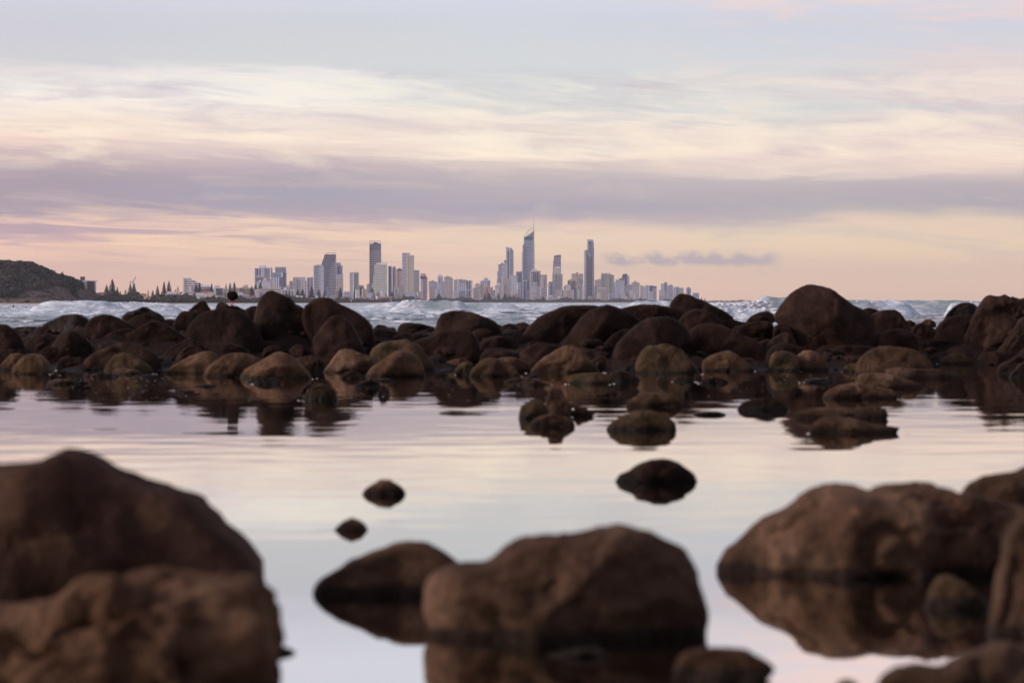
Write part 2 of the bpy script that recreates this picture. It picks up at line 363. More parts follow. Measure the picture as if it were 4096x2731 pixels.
FM = {
 'W': facade('white_windows', WHITE, (0.10, 0.10, 0.16), 3.3, 0.48, 4.2, 0.55),
 'WB': facade('white_ribbon', WHITE, (0.09, 0.09, 0.17), 3.4, 0.46, 4, 1.0),
 'WV': facade('white_vertical', WHITE, (0.10, 0.11, 0.20), 3.4, 1.0, 7.0, 0.42),
 'WF': facade('white_few', (0.62, 0.60, 0.65), (0.12, 0.12, 0.18), 3.4, 0.4, 9.0, 0.28),
 'C': facade('cream_windows', CREAM, (0.13, 0.10, 0.13), 3.2, 0.5, 4.0, 0.6),
 'CB': facade('cream_ribbon', (0.62, 0.54, 0.48), (0.14, 0.12, 0.17), 3.2, 0.5, 4, 1.0),
 'CV': facade('cream_vertical', CREAM, (0.14, 0.13, 0.19), 3.4, 1.0, 6.0, 0.45),
 'P': facade('pink_windows', PINK, (0.16, 0.10, 0.14), 3.2, 0.45, 4.4, 0.5),
 'PC': facade('pink_cream', (0.60, 0.45, 0.42), (0.16, 0.11, 0.15), 3.2, 0.5, 3.8, 0.55),
 'G': facade('blue_glass', (0.34, 0.38, 0.50), BG, 3.7, 0.62, 6.0, 0.9),
 'GQ': facade('pale_blue_glass', (0.36, 0.41, 0.53), (0.055, 0.09, 0.20), 3.7, 0.55, 13.0, 0.92),
 'D': facade('dark_glass', (0.12, 0.13, 0.20), DG, 3.6, 0.7, 5.0, 0.9),
 'DB': facade('dark_banded', (0.60, 0.58, 0.64), (0.030, 0.030, 0.085), 5.6, 0.66, 5, 1.0, 0.1),
 'DN': facade('dark_narrow_banded', (0.42, 0.41, 0.50), (0.030, 0.032, 0.095), 5.6, 0.80, 5, 1.0, 0.1),
 'M': facade('maroon_white', (0.55, 0.50, 0.54), (0.13, 0.06, 0.10), 3.5, 0.55, 8.0, 0.62),
 'L': facade('lilac_windows', LIL, (0.12, 0.12, 0.22), 3.5, 0.5, 4.0, 0.6),
 'LB': facade('lilac_ribbon', (0.50, 0.49, 0.58), (0.10, 0.11, 0.22), 3.5, 0.5, 4.0, 1.0),
 'S': facade('grey_green', (0.38, 0.39, 0.38), (0.12, 0.15, 0.17), 3.4, 0.5, 4.5, 0.62),
 'GG': facade('pale_green_white', (0.64, 0.64, 0.60), (0.20, 0.25, 0.24), 3.4, 0.52, 4.8, 0.62),
 'B': facade('blue_panels', (0.40, 0.44, 0.52), (0.12, 0.15, 0.24), 3.6, 0.55, 5, 0.7),
 'N1': facade('near_white_ribbon', (0.70, 0.66, 0.70), (0.15, 0.13, 0.19), 3.3, 0.42, 4, 1.0, 0.2),
 'pw': plain('painted_white', (0.74, 0.73, 0.80)), 'pc': plain('cream_render', (0.60, 0.50, 0.44)), 'pg': plain('grey_concrete', (0.34, 0.33, 0.36)),
 'pl': plain('lilac_render', (0.46, 0.47, 0.60)), 'pp': plain('pink_render', (0.52, 0.33, 0.31)), 'pb': plain('dark_blue_cladding', (0.045, 0.065, 0.18)),
 'pd': plain('dark_opening', (0.05, 0.045, 0.06)), 'pr': plain('red_tile', (0.36, 0.13, 0.09)), 'br': plain('brown_brick', (0.22, 0.13, 0.12)),
 'pt': plain('teal_glass', (0.25, 0.33, 0.36), 0.3), 'py': plain('yellow_render', (0.50, 0.33, 0.10)), 'or': plain('orange_roof', (0.55, 0.24, 0.08)),
 'gz': plain('glass_pane', (0.07, 0.08, 0.12), 0.2), 'st': plain('steel', (0.30, 0.31, 0.38), 0.4),
}
PINE_M = plain('pine_needles', (0.030, 0.036, 0.026), 0.9, 0.35, 6.0)
BARK_M = plain('pine_bark', (0.07, 0.05, 0.045), 0.9)
BUSH_M = plain('coastal_scrub', (0.062, 0.056, 0.045), 0.9, 0.5, 0.02)
FOREST_M = plain('headland_bush', (0.046, 0.038, 0.025), 0.9, 0.9, 0.05)
SAND_M = plain('sand', (0.50, 0.38, 0.32), 0.9, 0.1, 0.02)
DUNE_M = plain('dune_grass', (0.15, 0.14, 0.10), 0.9, 0.3, 0.03)
CLIFF_M, n, b, o = new_mat('cliff_rock')
g = n.n('ShaderNodeNewGeometry')
cn = n.noise(g.outputs['Position'], 0.09, 8.0, 0.72, 2.2)
n.put(b.inputs['Base Color'], n.ramp(cn, [(0.36, (0.030, 0.020, 0.017)), (0.5, (0.10, 0.062, 0.050)), (0.62, (0.26, 0.18, 0.15))]))
b.inputs['Roughness'].default_value = 0.9
bp = n.n('ShaderNodeBump'); bp.inputs['Distance'].default_value = 4.0; n.put(bp.inputs['Height'], cn); n.put(b.inputs['Normal'], bp.outputs[0])
# ------------------------------------------------------------------ boulders
_sph = {}
def sphere(sub):
    if sub not in _sph:
        import bmesh
        bm = bmesh.new(); bmesh.ops.create_icosphere(bm, subdivisions=sub, radius=1.0)
        v = np.array([x.co[:] for x in bm.verts]); f = np.array([[x.index for x in q.verts] for q in bm.faces])
        bm.free(); _sph[sub] = (v, f)
    return _sph[sub]
def radial(poly, n=180):
    p = np.array(poly); q = np.roll(p, -1, 0)
    cr = p[:, 0] * q[:, 1] - q[:, 0] * p[:, 1]; A = cr.sum() / 2
    c = np.array([((p[:, 0] + q[:, 0]) * cr).sum(), ((p[:, 1] + q[:, 1]) * cr).sum()]) / (6 * A)
    out = np.zeros(n)
    for k in range(n):
        t = 2 * math.pi * k / n - math.pi; dx, dy = math.cos(t), math.sin(t); best = 0.0
        for a, b2 in zip(p - c, q - c):
            ex, ey = b2 - a; den = dx * ey - dy * ex
            if abs(den) < 1e-9: continue
            s = (a[0] * ey - a[1] * ex) / den; uu = (a[0] * dy - a[1] * dx) / den
            if s > 0 and -1e-6 <= uu <= 1 + 1e-6: best = max(best, s)
        out[k] = best
    out[out == 0] = out[out > 0].mean()
    def sm(a, w):
        k = np.exp(-0.5 * (np.arange(-20, 21) / w) ** 2); k /= k.sum()
        return np.convolve(np.concatenate([a[-20:], a, a[:20]]), k, 'valid')
    return c, sm(out, 1.0), sm(out, 9.0)
def boulder(zone, pts, mode, dval, matk, label, thick=0.85, sub=4, rough=1.0, seed=0, crag=0.0, group='basalt boulders of the shore', name='boulder'):
    rng = random.Random(seed * 7 + 3)
    px = [zp(zone, *q) for q in pts]
    wpx = max(a for a, _ in px) - min(a for a, _ in px); hpx = max(a for _, a in px) - min(a for _, a in px)
    if mode == 'w':
        wl = zp(zone, 0, dval)[1]; df = CAM_H * F / (wl - HOR)
        T = min(max(0.5 * thick * min(wpx, 1.7 * hpx) / F * df, 0.05), 0.12 * df + 0.3)
        d = df + 0.78 * T
    else:
        d = dval; T = 0.5 * thick * min(wpx, 1.6 * hpx) / F * d
    pl = [P(a, b2, d) for a, b2 in px]
    poly = [(v.x, v.z) for v in pl]
    c, r1, r2 = radial(poly)
    V, Fc = sphere(sub)
    th = np.arctan2(V[:, 2], V[:, 0]); rho = np.sqrt(V[:, 0] ** 2 + V[:, 2] ** 2)
    ang = np.linspace(-math.pi, math.pi, len(r1), endpoint=False)
    ext = lambda r: (np.concatenate([ang, [math.pi]]), np.concatenate([r, [r[0]]]))
    a1 = np.interp(th, *ext(r1)); a2 = np.interp(th, *ext(r2))
    ay = np.abs(V[:, 1]); k = np.clip(ay * 1.4, 0, 1)
    rr = a1 * (1 - k) + np.minimum(a1, 0.5 * a1 + 0.5 * a2) * k
    e = 2.5
    rh = (1 - ay ** e) ** (1 / e)
    x = rr * rh * np.cos(th); z = rr * rh * np.sin(th); y = V[:, 1] * T
    size = max(r1.mean(), 0.02)
    pos = np.stack([x, y, z], 1)
    # the mass of the stone leans and has planed facets; the outline across the view stays as it is
    y += 0.22 * T * (z / (size + 1e-6)) * rng.uniform(-0.2, 1.0)
    pos[:, 1] = y
    nrm = np.stack([x / size ** 2, y / T ** 2, z / size ** 2], 1); nrm /= np.linalg.norm(nrm, axis=1)[:, None] + 1e-9
    front = np.clip(ay * 1.25 - 0.05, 0.0, 1.0); front = front * front * (3 - 2 * front); cutw = np.clip(ay * 4.0, 0, 1)
    ring = ay < 0.12
    for _ in range(11):
        nn = np.array([rng.uniform(-1, 1), -rng.uniform(0.45, 1.0), rng.uniform(-0.6, 0.75)]); nn /= np.linalg.norm(nn)
        proj = pos @ nn; lim = max(np.quantile(proj, rng.uniform(0.60, 0.90)), 0.985 * proj[ring].max())
        over = np.maximum(0, proj - lim)
        pos -= (over * 0.9 * front)[:, None] * nn[None, :]
    q = pos / size
    off = seed * 3.71
    dsp = 0.17 * fbm(q * 1.1 + off, 3, seed) * front + 0.030 * rough * fbm(q * 3.3 + off, 4, seed + 5, 0.55)
    rid = np.abs(fbm(q * 1.7 + off * 2, 3, seed + 9)); dsp -= 0.06 * rough * np.clip(0.22 - rid, 0, 1) / 0.22 * front
    if crag:
        rg2 = 1 - np.abs(fbm(q * np.array([1.3, 2.0, 2.3]) + off + 3, 4, seed + 21, 0.55)) * 2.2
        dsp += crag * np.clip(rg2, -0.8, 1) * np.clip(ay * 2.0, 0.15, 1)
    pos += nrm * (dsp * size)[:, None]
    W = pos + np.array([c[0], d, c[1]])
    zz = W[:, 2] - c[1]; W[:, 2] = c[1] + np.where(zz < 0, zz * 1.38, zz)      # rooted in the bed or its neighbours
    base = np.array([c[0], d, W[:, 2].min()])
    o = mesh_obj(name, W - base, Fc, RM[matk], smooth=True, loc=base)
    return tag(o, label, 'boulder', group)

ROCKS = [
 # ---- skyline and back rows
 ('A', [(-90,400),(0,403),(60,410),(130,450),(190,520),(222,600),(222,680),(100,710),(-90,710)], 'd', 57, 'k', 'nearly black smooth boulder cut by the left edge of the picture'),
 ('A', [(150,462),(230,443),(330,458),(358,500),(330,545),(200,560)], 'd', 62, 'w', 'low wet rock between the leftmost black boulder and the rugged one'),
 ('A', [(345,490),(400,400),(480,370),(560,325),(660,312),(740,320),(820,355),(840,420),(780,520),(500,540),(370,510)], 'd', 61, 'w', 'rugged boulder with a wet glinting left flank below the white surf hill'),
 ('A', [(220,580),(330,510),(430,503),(520,540),(560,620),(480,690),(230,700)], 'd', 58, 'k', 'low dark rock below the rugged wet-flanked boulder'),
 ('A', [(770,490),(790,400),(850,335),(940,318),(1030,325),(1110,365),(1200,405),(1250,440),(1200,520),(1050,620),(880,670),(800,590)], 'd', 58.5, 'k', 'broad dark boulder with a rounded left brow, above the round brown one'),
 ('A', [(1100,350),(1160,300),(1260,270),(1310,245),(1350,250),(1400,280),(1470,310),(1532,358),(1480,400),(1200,400)], 'd', 64, 'w', 'black wet peaked rock with pale glistening right slope at the sea edge'),
 ('A', [(1150,390),(1240,330),(1330,308),(1420,320),(1480,350),(1540,400),(1520,480),(1200,470)], 'd', 61.5, 'k', 'dark hump just in front of the wet peaked rock with the pale slope'),
 ('A', [(1145,505),(1170,480),(1240,470),(1300,420),(1380,375),(1450,370),(1530,410),(1640,480),(1730,550),(1720,620),(1560,670),(1450,675),(1300,630),(1180,570)], 'd', 57.5, 'b', 'knobbly brown boulder with a small snout on its left end'),
 ('A', [(880,640),(930,550),(1000,490),(1100,455),(1190,440),(1260,470),(1320,560),(1270,650),(1000,690)], 'd', 58, 'k', 'black shaded boulder left of the knobbly snouted one'),
 ('A', [(1570,460),(1600,380),(1640,310),(1690,285),(1760,290),(1850,300),(1840,420),(1760,540),(1650,520)], 'd', 60, 'k', 'dark shoulder-shaped boulder left of the big boulder under the bird'),
 ('A', [(1710,300),(1790,230),(1850,185),(1890,200),(1930,260),(1960,330),(1900,400),(1740,380)], 'd', 63, 'b', 'pointed dome of rock on the skyline just left of the bird'),
 ('A', [(1975,270),(2000,215),(2040,200),(2080,213),(2105,238),(2135,240),(2180,240),(2220,262),(2290,290),(2270,370),(2000,370)], 'd', 62, 'k', 'low two-humped dark rock the black bird stands on'),
 ('A', [(1490,370),(1560,358),(1620,372),(1640,420),(1560,450),(1500,430)], 'd', 62, 'k', 'low dark rock in the dip right of the wet peaked rock'),
 ('H', [(355,800),(375,700),(440,600),(520,530),(640,480),(800,450),(950,450),(1060,470),(1160,520),(1240,620),(1320,740),(1400,870),(1450,970),(1360,1080),(1240,1070),(1050,980),(850,950),(650,900),(500,950),(420,880)], 'd', 57, 'k', 'very large dark boulder directly below the bird rock'),
 ('H', [(1120,480),(1220,420),(1290,408),(1350,500),(1300,600),(1190,560)], 'd', 61, 'k', 'small dark rock wedged between the bird rock and the tall blunt boulder'),
 ('H', [(1255,620),(1280,470),(1320,360),(1380,270),(1440,220),(1500,203),(1560,230),(1650,270),(1750,320),(1810,400),(1930,450),(1980,560),(2060,760),(2080,900),(1920,990),(1700,990),(1450,950),(1380,830),(1285,690)], 'd', 58, 'b', 'tallest blunt-topped boulder right of the bird, with a shoulder on its right'),
 ('B', [(425,310),(450,230),(530,180),(610,160),(680,170),(780,225),(900,280),(1000,350),(1060,420),(1090,500),(1090,620),(1000,670),(700,620),(500,530),(435,430)], 'd', 57.5, 'k', 'massive boulder sloping down to the right behind the egg-shaped one'),
 ('B', [(515,570),(560,480),(640,380),(710,325),(780,325),(850,370),(900,440),(960,550),(1015,650),(990,710),(800,750),(700,780),(620,750),(555,670)], 'd', 54.5, 'b', 'egg-shaped brown boulder leaning against the massive sloping one'),
 ('B', [(1080,440),(1200,448),(1320,485),(1450,490),(1610,500),(1660,560),(1520,650),(1200,660),(1080,650)], 'd', 59, 'k', 'long low black rock filling the gap in the middle of the wall of boulders'),
 ('B', [(1290,460),(1330,400),(1400,392),(1500,400),(1640,430),(1660,510),(1330,500)], 'd', 62, 'b', 'flat-topped reddish rock at the sea edge in the middle gap'),
 ('B', [(1075,440),(1120,408),(1180,415),(1220,440),(1270,428),(1300,465),(1250,490),(1100,480)], 'd', 63.5, 'w', 'small wave-washed rock with white water behind it in the middle gap'),
 ('B', [(1630,500),(1660,380),(1700,310),(1790,283),(1900,285),(2020,310),(2130,350),(2210,390),(2260,470),(2270,560),(2150,640),(1900,620),(1700,580)], 'd', 59, 'b', 'broad humped boulder right of the middle gap'),
 ('B', [(1420,580),(1500,540),(1640,510),(1760,460),(1850,452),(1960,460),(2030,520),(2060,620),(2060,730),(1950,770),(1700,780),(1590,740),(1490,660)], 'd', 55.5, 'k', 'dark angular block with a vertical crease in front of the broad humped boulder'),
 ('B', [(2050,600),(2100,540),(2200,513),(2300,513),(2400,540),(2420,610),(2300,650),(2060,650)], 'd', 57, 'b', 'small rounded boulder in the crevice right of the creased angular block'),
 ('B', [(2050,730),(2080,660),(2160,628),(2280,640),(2430,680),(2400,750),(2060,770)], 'd', 54, 'b', 'low wrinkled rock under the small rounded boulder in the crevice'),
 ('B', [(2240,425),(2320,400),(2400,408),(2440,520),(2280,530)], 'd', 62, 'k', 'dark rock at the sea edge between the broad hump and the long sloping ridge'),
 ('C', [(0,460),(40,400),(110,385),(180,420),(160,490),(60,530),(0,520)], 'd', 60.5, 'b', 'little brown rock tucked at the left foot of the long sloping ridge'),
 ('C', [(30,600),(60,540),(130,450),(230,350),(340,290),(450,250),(560,232),(690,226),(820,240),(800,420),(600,580),(400,620),(60,650)], 'd', 59.5, 'b', 'long ridge-like boulder sloping down to the left toward the crevice'),
 ('C', [(437,595),(490,530),(560,440),(640,350),(720,280),(800,240),(880,223),(960,240),(1060,290),(1180,370),(1240,415),(1150,500),(1000,580),(900,700),(760,710),(640,660),(500,610)], 'd', 57.5, 'k', 'big overhanging boulder with a black hollow under its brow'),
 ('C', [(838,650),(850,580),(930,500),(1030,448),(1110,460),(1110,560),(1000,650),(900,710)], 'd', 56, 'b', 'smooth brown boulder inside the black hollow of the overhanging one'),
 ('C', [(970,260),(1080,240),(1200,223),(1330,228),(1480,250),(1600,290),(1580,380),(1400,370),(1250,400),(1100,340)], 'd', 61, 'k', 'flat-backed dark boulder on the skyline under the right end of the city'),
 ('C', [(1440,235),(1480,180),(1520,130),(1560,119),(1620,130),(1700,168),(1800,208),(1900,258),(2010,310),(2075,345),(2095,375),(1900,400),(1700,370),(1500,320)], 'd', 63, 'b', 'peaked skyline rock with a long wet slope down to the breaking wave'),
 ('C', [(895,750),(920,670),(980,570),(1060,480),(1160,400),(1270,345),(1380,333),(1480,350),(1560,400),(1620,460),(1650,530),(1580,620),(1480,640),(1300,680),(1200,740),(1150,800),(1150,860),(900,860)], 'd', 54.5, 'b', 'large rounded boulder rising straight from the pool behind the mottled tan one'),
 ('C', [(1515,390),(1570,320),(1640,280),(1720,263),(1800,285),(1880,330),(1940,395),(1900,460),(1700,460),(1610,460)], 'd', 60, 'b', 'rounded boulder below the wet slope of the peaked skyline rock'),
 ('C', [(1470,605),(1540,560),(1610,520),(1640,460),(1700,415),(1800,398),(1920,405),(2000,440),(2120,500),(2240,560),(2340,630),(2362,740),(2350,840),(2200,830),(1900,840),(1700,810),(1600,720),(1480,650)], 'd', 55.5, 'k', 'huge smooth dark boulder like a whale back right of the large rounded one'),
 ('C', [(1920,380),(2030,363),(2100,380),(2150,420),(2080,460),(1960,460)], 'd', 60.5, 'k', 'low dark rock right of the wet slope, below the breaking wave'),
 ('D', [(-220,395),(-160,335),(-90,298),(0,283),(50,310),(70,380),(-50,420),(-180,430)], 'd', 61, 'b', 'rounded rock against white surf left of the highest boulder'),
 ('D', [(-345,450),(-250,415),(-140,385),(-20,375),(50,400),(60,510),(-30,550),(-150,580),(-300,540)], 'd', 58.5, 'k', 'dark low rock under the rounded one against the surf'),
 ('D', [(45,370),(70,290),(130,210),(200,140),(280,80),(350,52),(430,46),(520,65),(600,100),(680,160),(750,210),(840,258),(930,310),(990,370),(1010,460),(960,560),(850,620),(700,655),(540,670),(400,635),(300,630),(240,550),(180,450),(80,400)], 'd', 57.5, 'b', 'highest and roundest boulder of all, above the horizon'),
 ('D', [(40,510),(60,420),(110,400),(200,430),(250,520),(120,530),(60,540)], 'd', 57, 'b', 'small rock pressed under the left foot of the highest boulder'),
 ('D', [(865,268),(930,253),(1000,272),(1040,305),(950,340),(880,320)], 'd', 63, 'k', 'small black rock on the sea edge touching the right slope of the highest boulder'),
 ('D', [(935,325),(1010,290),(1090,270),(1160,270),(1220,300),(1260,370),(1310,440),(1340,520),(1200,520),(1000,530),(950,430)], 'd', 60, 'b', 'brown boulder leaning on the right side of the highest one'),
 ('D', [(970,600),(1040,500),(1120,455),(1220,446),(1310,470),(1370,530),(1400,620),(1200,650),(1000,650)], 'd', 57.5, 'b', 'flat-sided boulder just below the one leaning on the highest boulder'),
 ('D', [(880,610),(930,520),(1030,478),(1060,560),(1000,640)], 'd', 58.5, 'k', 'small shaded rock between the highest boulder and the flat-sided one'),
 ('D', [(1250,375),(1310,368),(1360,398),(1340,450)], 'd', 62, 'k', 'tiny dark rock at the sea edge left of the pink shell-coloured stone'),
 ('D', [(1395,400),(1440,365),(1490,358),(1540,388),(1550,425),(1450,420)], 'd', 64, 't', 'small pinkish stone at the edge of the dark sea'),
 ('D', [(1315,450),(1370,400),(1430,393),(1490,420),(1535,490),(1510,550),(1400,580),(1340,540)], 'd', 61, 'b', 'rounded dark brown rock in front of the small pinkish stone'),
 ('D', [(1510,530),(1540,450),(1600,380),(1680,340),(1790,320),(1910,320),(1930,430),(1870,540),(1790,600),(1650,580)], 'd', 61, 'k', 'smooth dark boulder left of the big craggy block, with a glossy one behind it'),
 ('D', [(1580,390),(1640,310),(1700,250),(1760,215),(1830,201),(1890,218),(1940,265),(1940,350),(1780,360)], 'd', 65, 'w', 'glossy wet purple-black boulder washed by surf beside the craggy block'),
 ('D', [(1785,590),(1820,500),(1880,380),(1920,290),(1950,220),(1990,170),(2030,154),(2080,165),(2120,171),(2200,161),(2300,167),(2400,180),(2540,240),(2600,450),(2520,590),(2300,640),(2100,670),(1950,640),(1850,610)], 'd', 60.5, 'b', 'big craggy block with a horn on top at the right end of the wall', dict(rough=2.4, crag=0.09, sub=5)),
 ('D', [(2050,655),(2150,580),(2230,510),(2290,420),(2352,340),(2480,330),(2560,520),(2430,640),(2200,680)], 'd', 57.5, 'b', 'cracked slab leaning against the big craggy block at the picture edge', dict(rough=2.4, crag=0.09, sub=5)),
 ('D', [(1325,625),(1400,575),(1500,553),(1620,548),(1740,573),(1830,600),(1950,610),(2040,655),(1990,740),(1850,780),(1600,790),(1440,740)], 'd', 60.5, 'b', 'broad low reddish-brown boulder in front of the craggy block'),
 ('D', [(515,700),(570,640),(660,603),(780,598),(900,605),(970,630),(1010,710),(900,800),(600,810),(545,750)], 'd', 56, 'k', 'dark oval boulder below the overhang of the highest one'),
 ('D', [(-20,730),(0,640),(60,600),(140,573),(230,590),(310,620),(380,655),(320,730),(0,780)], 'd', 54.5, 'b', 'brown hump behind the two tan boulders below the highest one'),
 ('D', [(-20,600),(40,540),(120,490),(180,473),(230,520),(280,600),(100,650),(-20,650)], 'd', 56, 'b', 'pointed brown rock left below the highest boulder'),
 ('D', [(-130,610),(-60,560),(0,543),(50,560),(40,650),(-60,680)], 'd', 56.5, 'b', 'small brown rock between the whale-backed boulder and the pointed one'),
 ('D', [(1920,715),(1980,663),(2080,656),(2200,668),(2280,712),(2220,775),(1980,775)], 'd', 57, 'k', 'dark flat stone lying under the cracked slab'),
 # ---- filler ranks behind the waterline
 ('A', [(-60,660),(60,640),(140,658),(80,760),(0,820),(-60,830)], 'd', 54, 'k', 'dark rock at the left edge just above the tan waterline pair'),
 ('A', [(455,680),(490,580),(550,495),(640,468),(720,475),(780,520),(840,590),(872,655),(840,720),(700,735),(560,715),(480,700)], 'd', 54.5, 'b', 'round brown boulder like a loaf in the left part of the wall'),
 ('A', [(375,700),(400,640),(450,608),(530,620),(550,710),(480,740)], 'd', 54, 'b', 'small brown rock at the left foot of the loaf-like boulder'),
 ('A', [(-20,800),(40,740),(100,680),(180,668),(220,690),(190,770),(100,860),(-20,860)], 'd', 52.5, 't', 'tan rock half hidden behind the block-shaped one at the left waterline'),
 ('A', [(1455,690),(1530,650),(1640,590),(1720,530),(1800,550),(1790,620),(1700,680),(1560,740),(1470,720)], 'd', 55, 'b', 'slanting slab with a sharp lit top edge left below the boulder under the bird'),
 ('H', [(120,1240),(220,1110),(320,990),(420,918),(500,950),(570,1010),(550,1070),(380,1180),(220,1270)], 'd', 52.8, 'b', 'triangular brown rock rising behind the long tan waterline slab'),
 ('H', [(550,1020),(640,930),(760,900),(870,925),(940,903),(1080,950),(1200,1010),(1240,1100),(900,1220),(600,1120)], 'd', 53, 'b', 'rounded brown rock at the foot of the boulder under the bird'),
 ('H', [(1360,1090),(1400,990),(1480,943),(1580,950),(1690,1000),(1640,1070),(1500,1100),(1400,1120)], 'd', 54.5, 'k', 'dark stone between the two tallest boulders near their feet'),
 ('H', [(1730,1010),(1800,950),(1880,923),(1960,970),(2060,1040),(2110,1110),(1900,1130),(1760,1080)], 'd', 55, 'b', 'brown stone at the right foot of the blunt tall boulder'),
 ('H', [(1810,1120),(1950,1090),(2080,1078),(2150,1130),(2215,1200),(2190,1300),(2060,1310),(1960,1230)], 'd', 52, 'b', 'knobbly stone right behind the large tan mound', dict(rough=2.0, crag=0.06)),
 ('B', [(1700,800),(1750,750),(1850,720),(1940,708),(1930,780),(1800,830)], 'd', 54, 't', 'small olive-tan stone under the creased angular block'),
 ('C', [(50,690),(130,620),(220,578),(310,578),(400,600),(460,650),(400,720),(250,770),(100,770)], 'd', 54, 'b', 'smooth brown rock left of the pyramid with curved bedding lines'),
 ('C', [(720,750),(800,690),(860,693),(910,770),(890,860),(800,840)], 'd', 53.5, 'b', 'small brown rock right behind the pyramid with bedding lines'),
 # ---- front row at the far edge of the pool
 ('A', [(105,830),(150,760),(210,700),(290,678),(380,690),(440,760),(465,850),(400,875),(130,875)], 'w', 865, 't', 'block-shaped tan rock with a yellow stain at the left waterline'),
 ('A', [(505,800),(550,710),(620,700),(680,713),(740,710),(775,760),(800,810),(700,835),(530,840)], 'w', 825, 'b', 'rough brown rubble rock at the water below the loaf-like boulder', dict(rough=2.2)),
 ('A', [(735,790),(800,710),(900,650),(1000,610),(1080,580),(1160,568),(1260,590),(1370,640),(1450,700),(1495,790),(1460,845),(800,845)], 'd', 52.8, 'b', 'long low brown boulder behind the mossy one'),
 ('A', [(948,838),(1000,750),(1050,685),(1130,666),(1200,680),(1290,730),(1370,780),(1415,835),(1390,880),(960,880)], 'w', 862, 'o', 'mossy green-topped boulder at the far waterline'),
 ('A', [(1015,865),(1060,820),(1140,805),(1240,820),(1320,855),(1300,880)], 'w', 868, 't', 'flat pebble-like stone in the water before the mossy boulder'),
 ('H', [(-10,1325),(100,1250),(250,1170),(400,1090),(560,1030),(660,1018),(780,1060),(760,1200),(640,1330),(300,1345)], 'w', 1325, 't', 'long tan slab rising gently to the right out of the pool'),
 ('H', [(550,1350),(640,1240),(740,1150),(850,1080),(980,1043),(1120,1050),(1250,1090),(1400,1130),(1300,1260),(1140,1370),(600,1385)], 'w', 1360, 't', 'domed tan boulder between the long slab and the large mound'),
 ('H', [(1055,1390),(1090,1300),(1180,1240),(1320,1170),(1440,1100),(1540,1035),(1600,1026),(1700,1060),(1820,1120),(1920,1220),(2020,1320),(2065,1380),(2040,1410),(1080,1420)], 'w', 1390, 't', 'large tan mound with a smooth crown, widest at the far waterline'),
 ('H', [(1140,1435),(1300,1390),(1450,1373),(1560,1390),(1650,1435),(1500,1465),(1200,1465)], 'w', 1445, 'b', 'nearly drowned flat stone in front of the large tan mound'),
 ('B', [(595,840),(680,760),(720,700),(770,640),(830,628),(900,645),(980,680),(1060,700),(1150,742),(1100,810),(1000,860),(640,865)], 'w', 852, 'f', 'grey-brown pyramid-topped rock at the waterline left of the middle'),
 ('B', [(1035,690),(1080,620),(1160,570),(1280,553),(1380,543),(1440,570),(1500,600),(1560,680),(1630,750),(1675,810),(1690,845),(1600,860),(1300,830),(1100,760)], 'd', 52.8, 'o', 'mottled olive boulder behind the triangular one, left of the middle'),
 ('B', [(975,880),(1060,800),(1150,740),(1230,690),(1290,643),(1360,648),(1440,670),(1500,720),(1530,790),(1565,865),(1540,900),(1000,900)], 'w', 888, 't', 'triangular tan boulder with a straight dark waterline'),
 ('B', [(765,895),(820,845),(880,833),(940,845),(990,880),(1015,910),(900,925),(780,920)], 'w', 905, 'b', 'small brown stone in the water left of the triangular boulder'),
 ('B', [(885,970),(980,925),(1060,903),(1120,940),(1165,985),(1100,1005),(930,1005)], 'w', 990, 'b', 'low brown stone just beyond the small cone in the pool'),
 ('B', [(-40,950),(30,905),(110,895),(190,920),(240,945),(150,970),(-20,975)], 'w', 955, 'b', 'flat brown stone awash in front of the domed tan boulder'),
 ('B', [(405,1112),(450,1040),(520,980),(590,953),(650,965),(710,1010),(755,1085),(770,1115),(420,1125)], 'w', 1105, 'o', 'small cone-shaped olive stone standing alone in the pool'),
 ('B', [(1118,1060),(1130,1000),(1150,963),(1190,970),(1222,1010),(1235,1060),(1180,1075)], 'w', 1058, 'b', 'small upright stone right of the cone-shaped one'),
 ('B', [(1815,850),(1860,780),(1940,738),(1995,765),(1985,840),(1900,885),(1830,875)], 'w', 868, 'o', 'pointed olive stone at the waterline left of the middle cluster'),
 ('B', [(1935,880),(2000,800),(2060,740),(2120,718),(2200,715),(2280,740),(2352,780),(2430,855),(2410,895),(1960,900)], 'w', 885, 't', 'squat grey-tan boulder left of the pyramid with bedding lines'),
 ('B', [(2185,730),(2280,703),(2400,713),(2500,760),(2560,835),(2400,850),(2250,810)], 'd', 51.5, 't', 'tan slab right behind the squat grey-tan boulder'),
 ('C', [(128,835),(200,780),(300,710),(400,640),(480,603),(550,598),(620,625),(680,700),(760,770),(848,835),(800,862),(140,865)], 'w', 852, 't', 'tan pyramid-shaped boulder with curved bedding lines', dict(rough=2.0, crag=0.06)),
 ('C', [(1140,770),(1170,690),(1220,620),(1300,598),(1400,588),(1490,600),(1570,640),(1620,710),(1690,790),(1745,845),(1700,875),(1150,875)], 'w', 858, 'o', 'mottled tan and olive boulder with lumpy crown right of the middle', dict(rough=2.0, crag=0.06)),
 ('C', [(1738,800),(1750,740),(1830,690),(1920,660),(2000,648),(2060,680),(2140,740),(2220,790),(2260,835),(2180,855),(1760,855)], 'w', 838, 't', 'low tan pyramid in front of the whale-backed boulder'),
 ('C', [(505,965),(520,900),(560,868),(660,853),(780,848),(860,858),(920,900),(935,945),(880,965),(520,978)], 'w', 955, 'o', 'flat-topped olive block in the water before the pyramid with bedding lines'),
 ('C', [(885,920),(900,850),(980,833),(1080,843),(1150,890),(1200,922),(1100,945),(900,955)], 'w', 935, 'b', 'dark low stone touching the flat-topped olive block'),
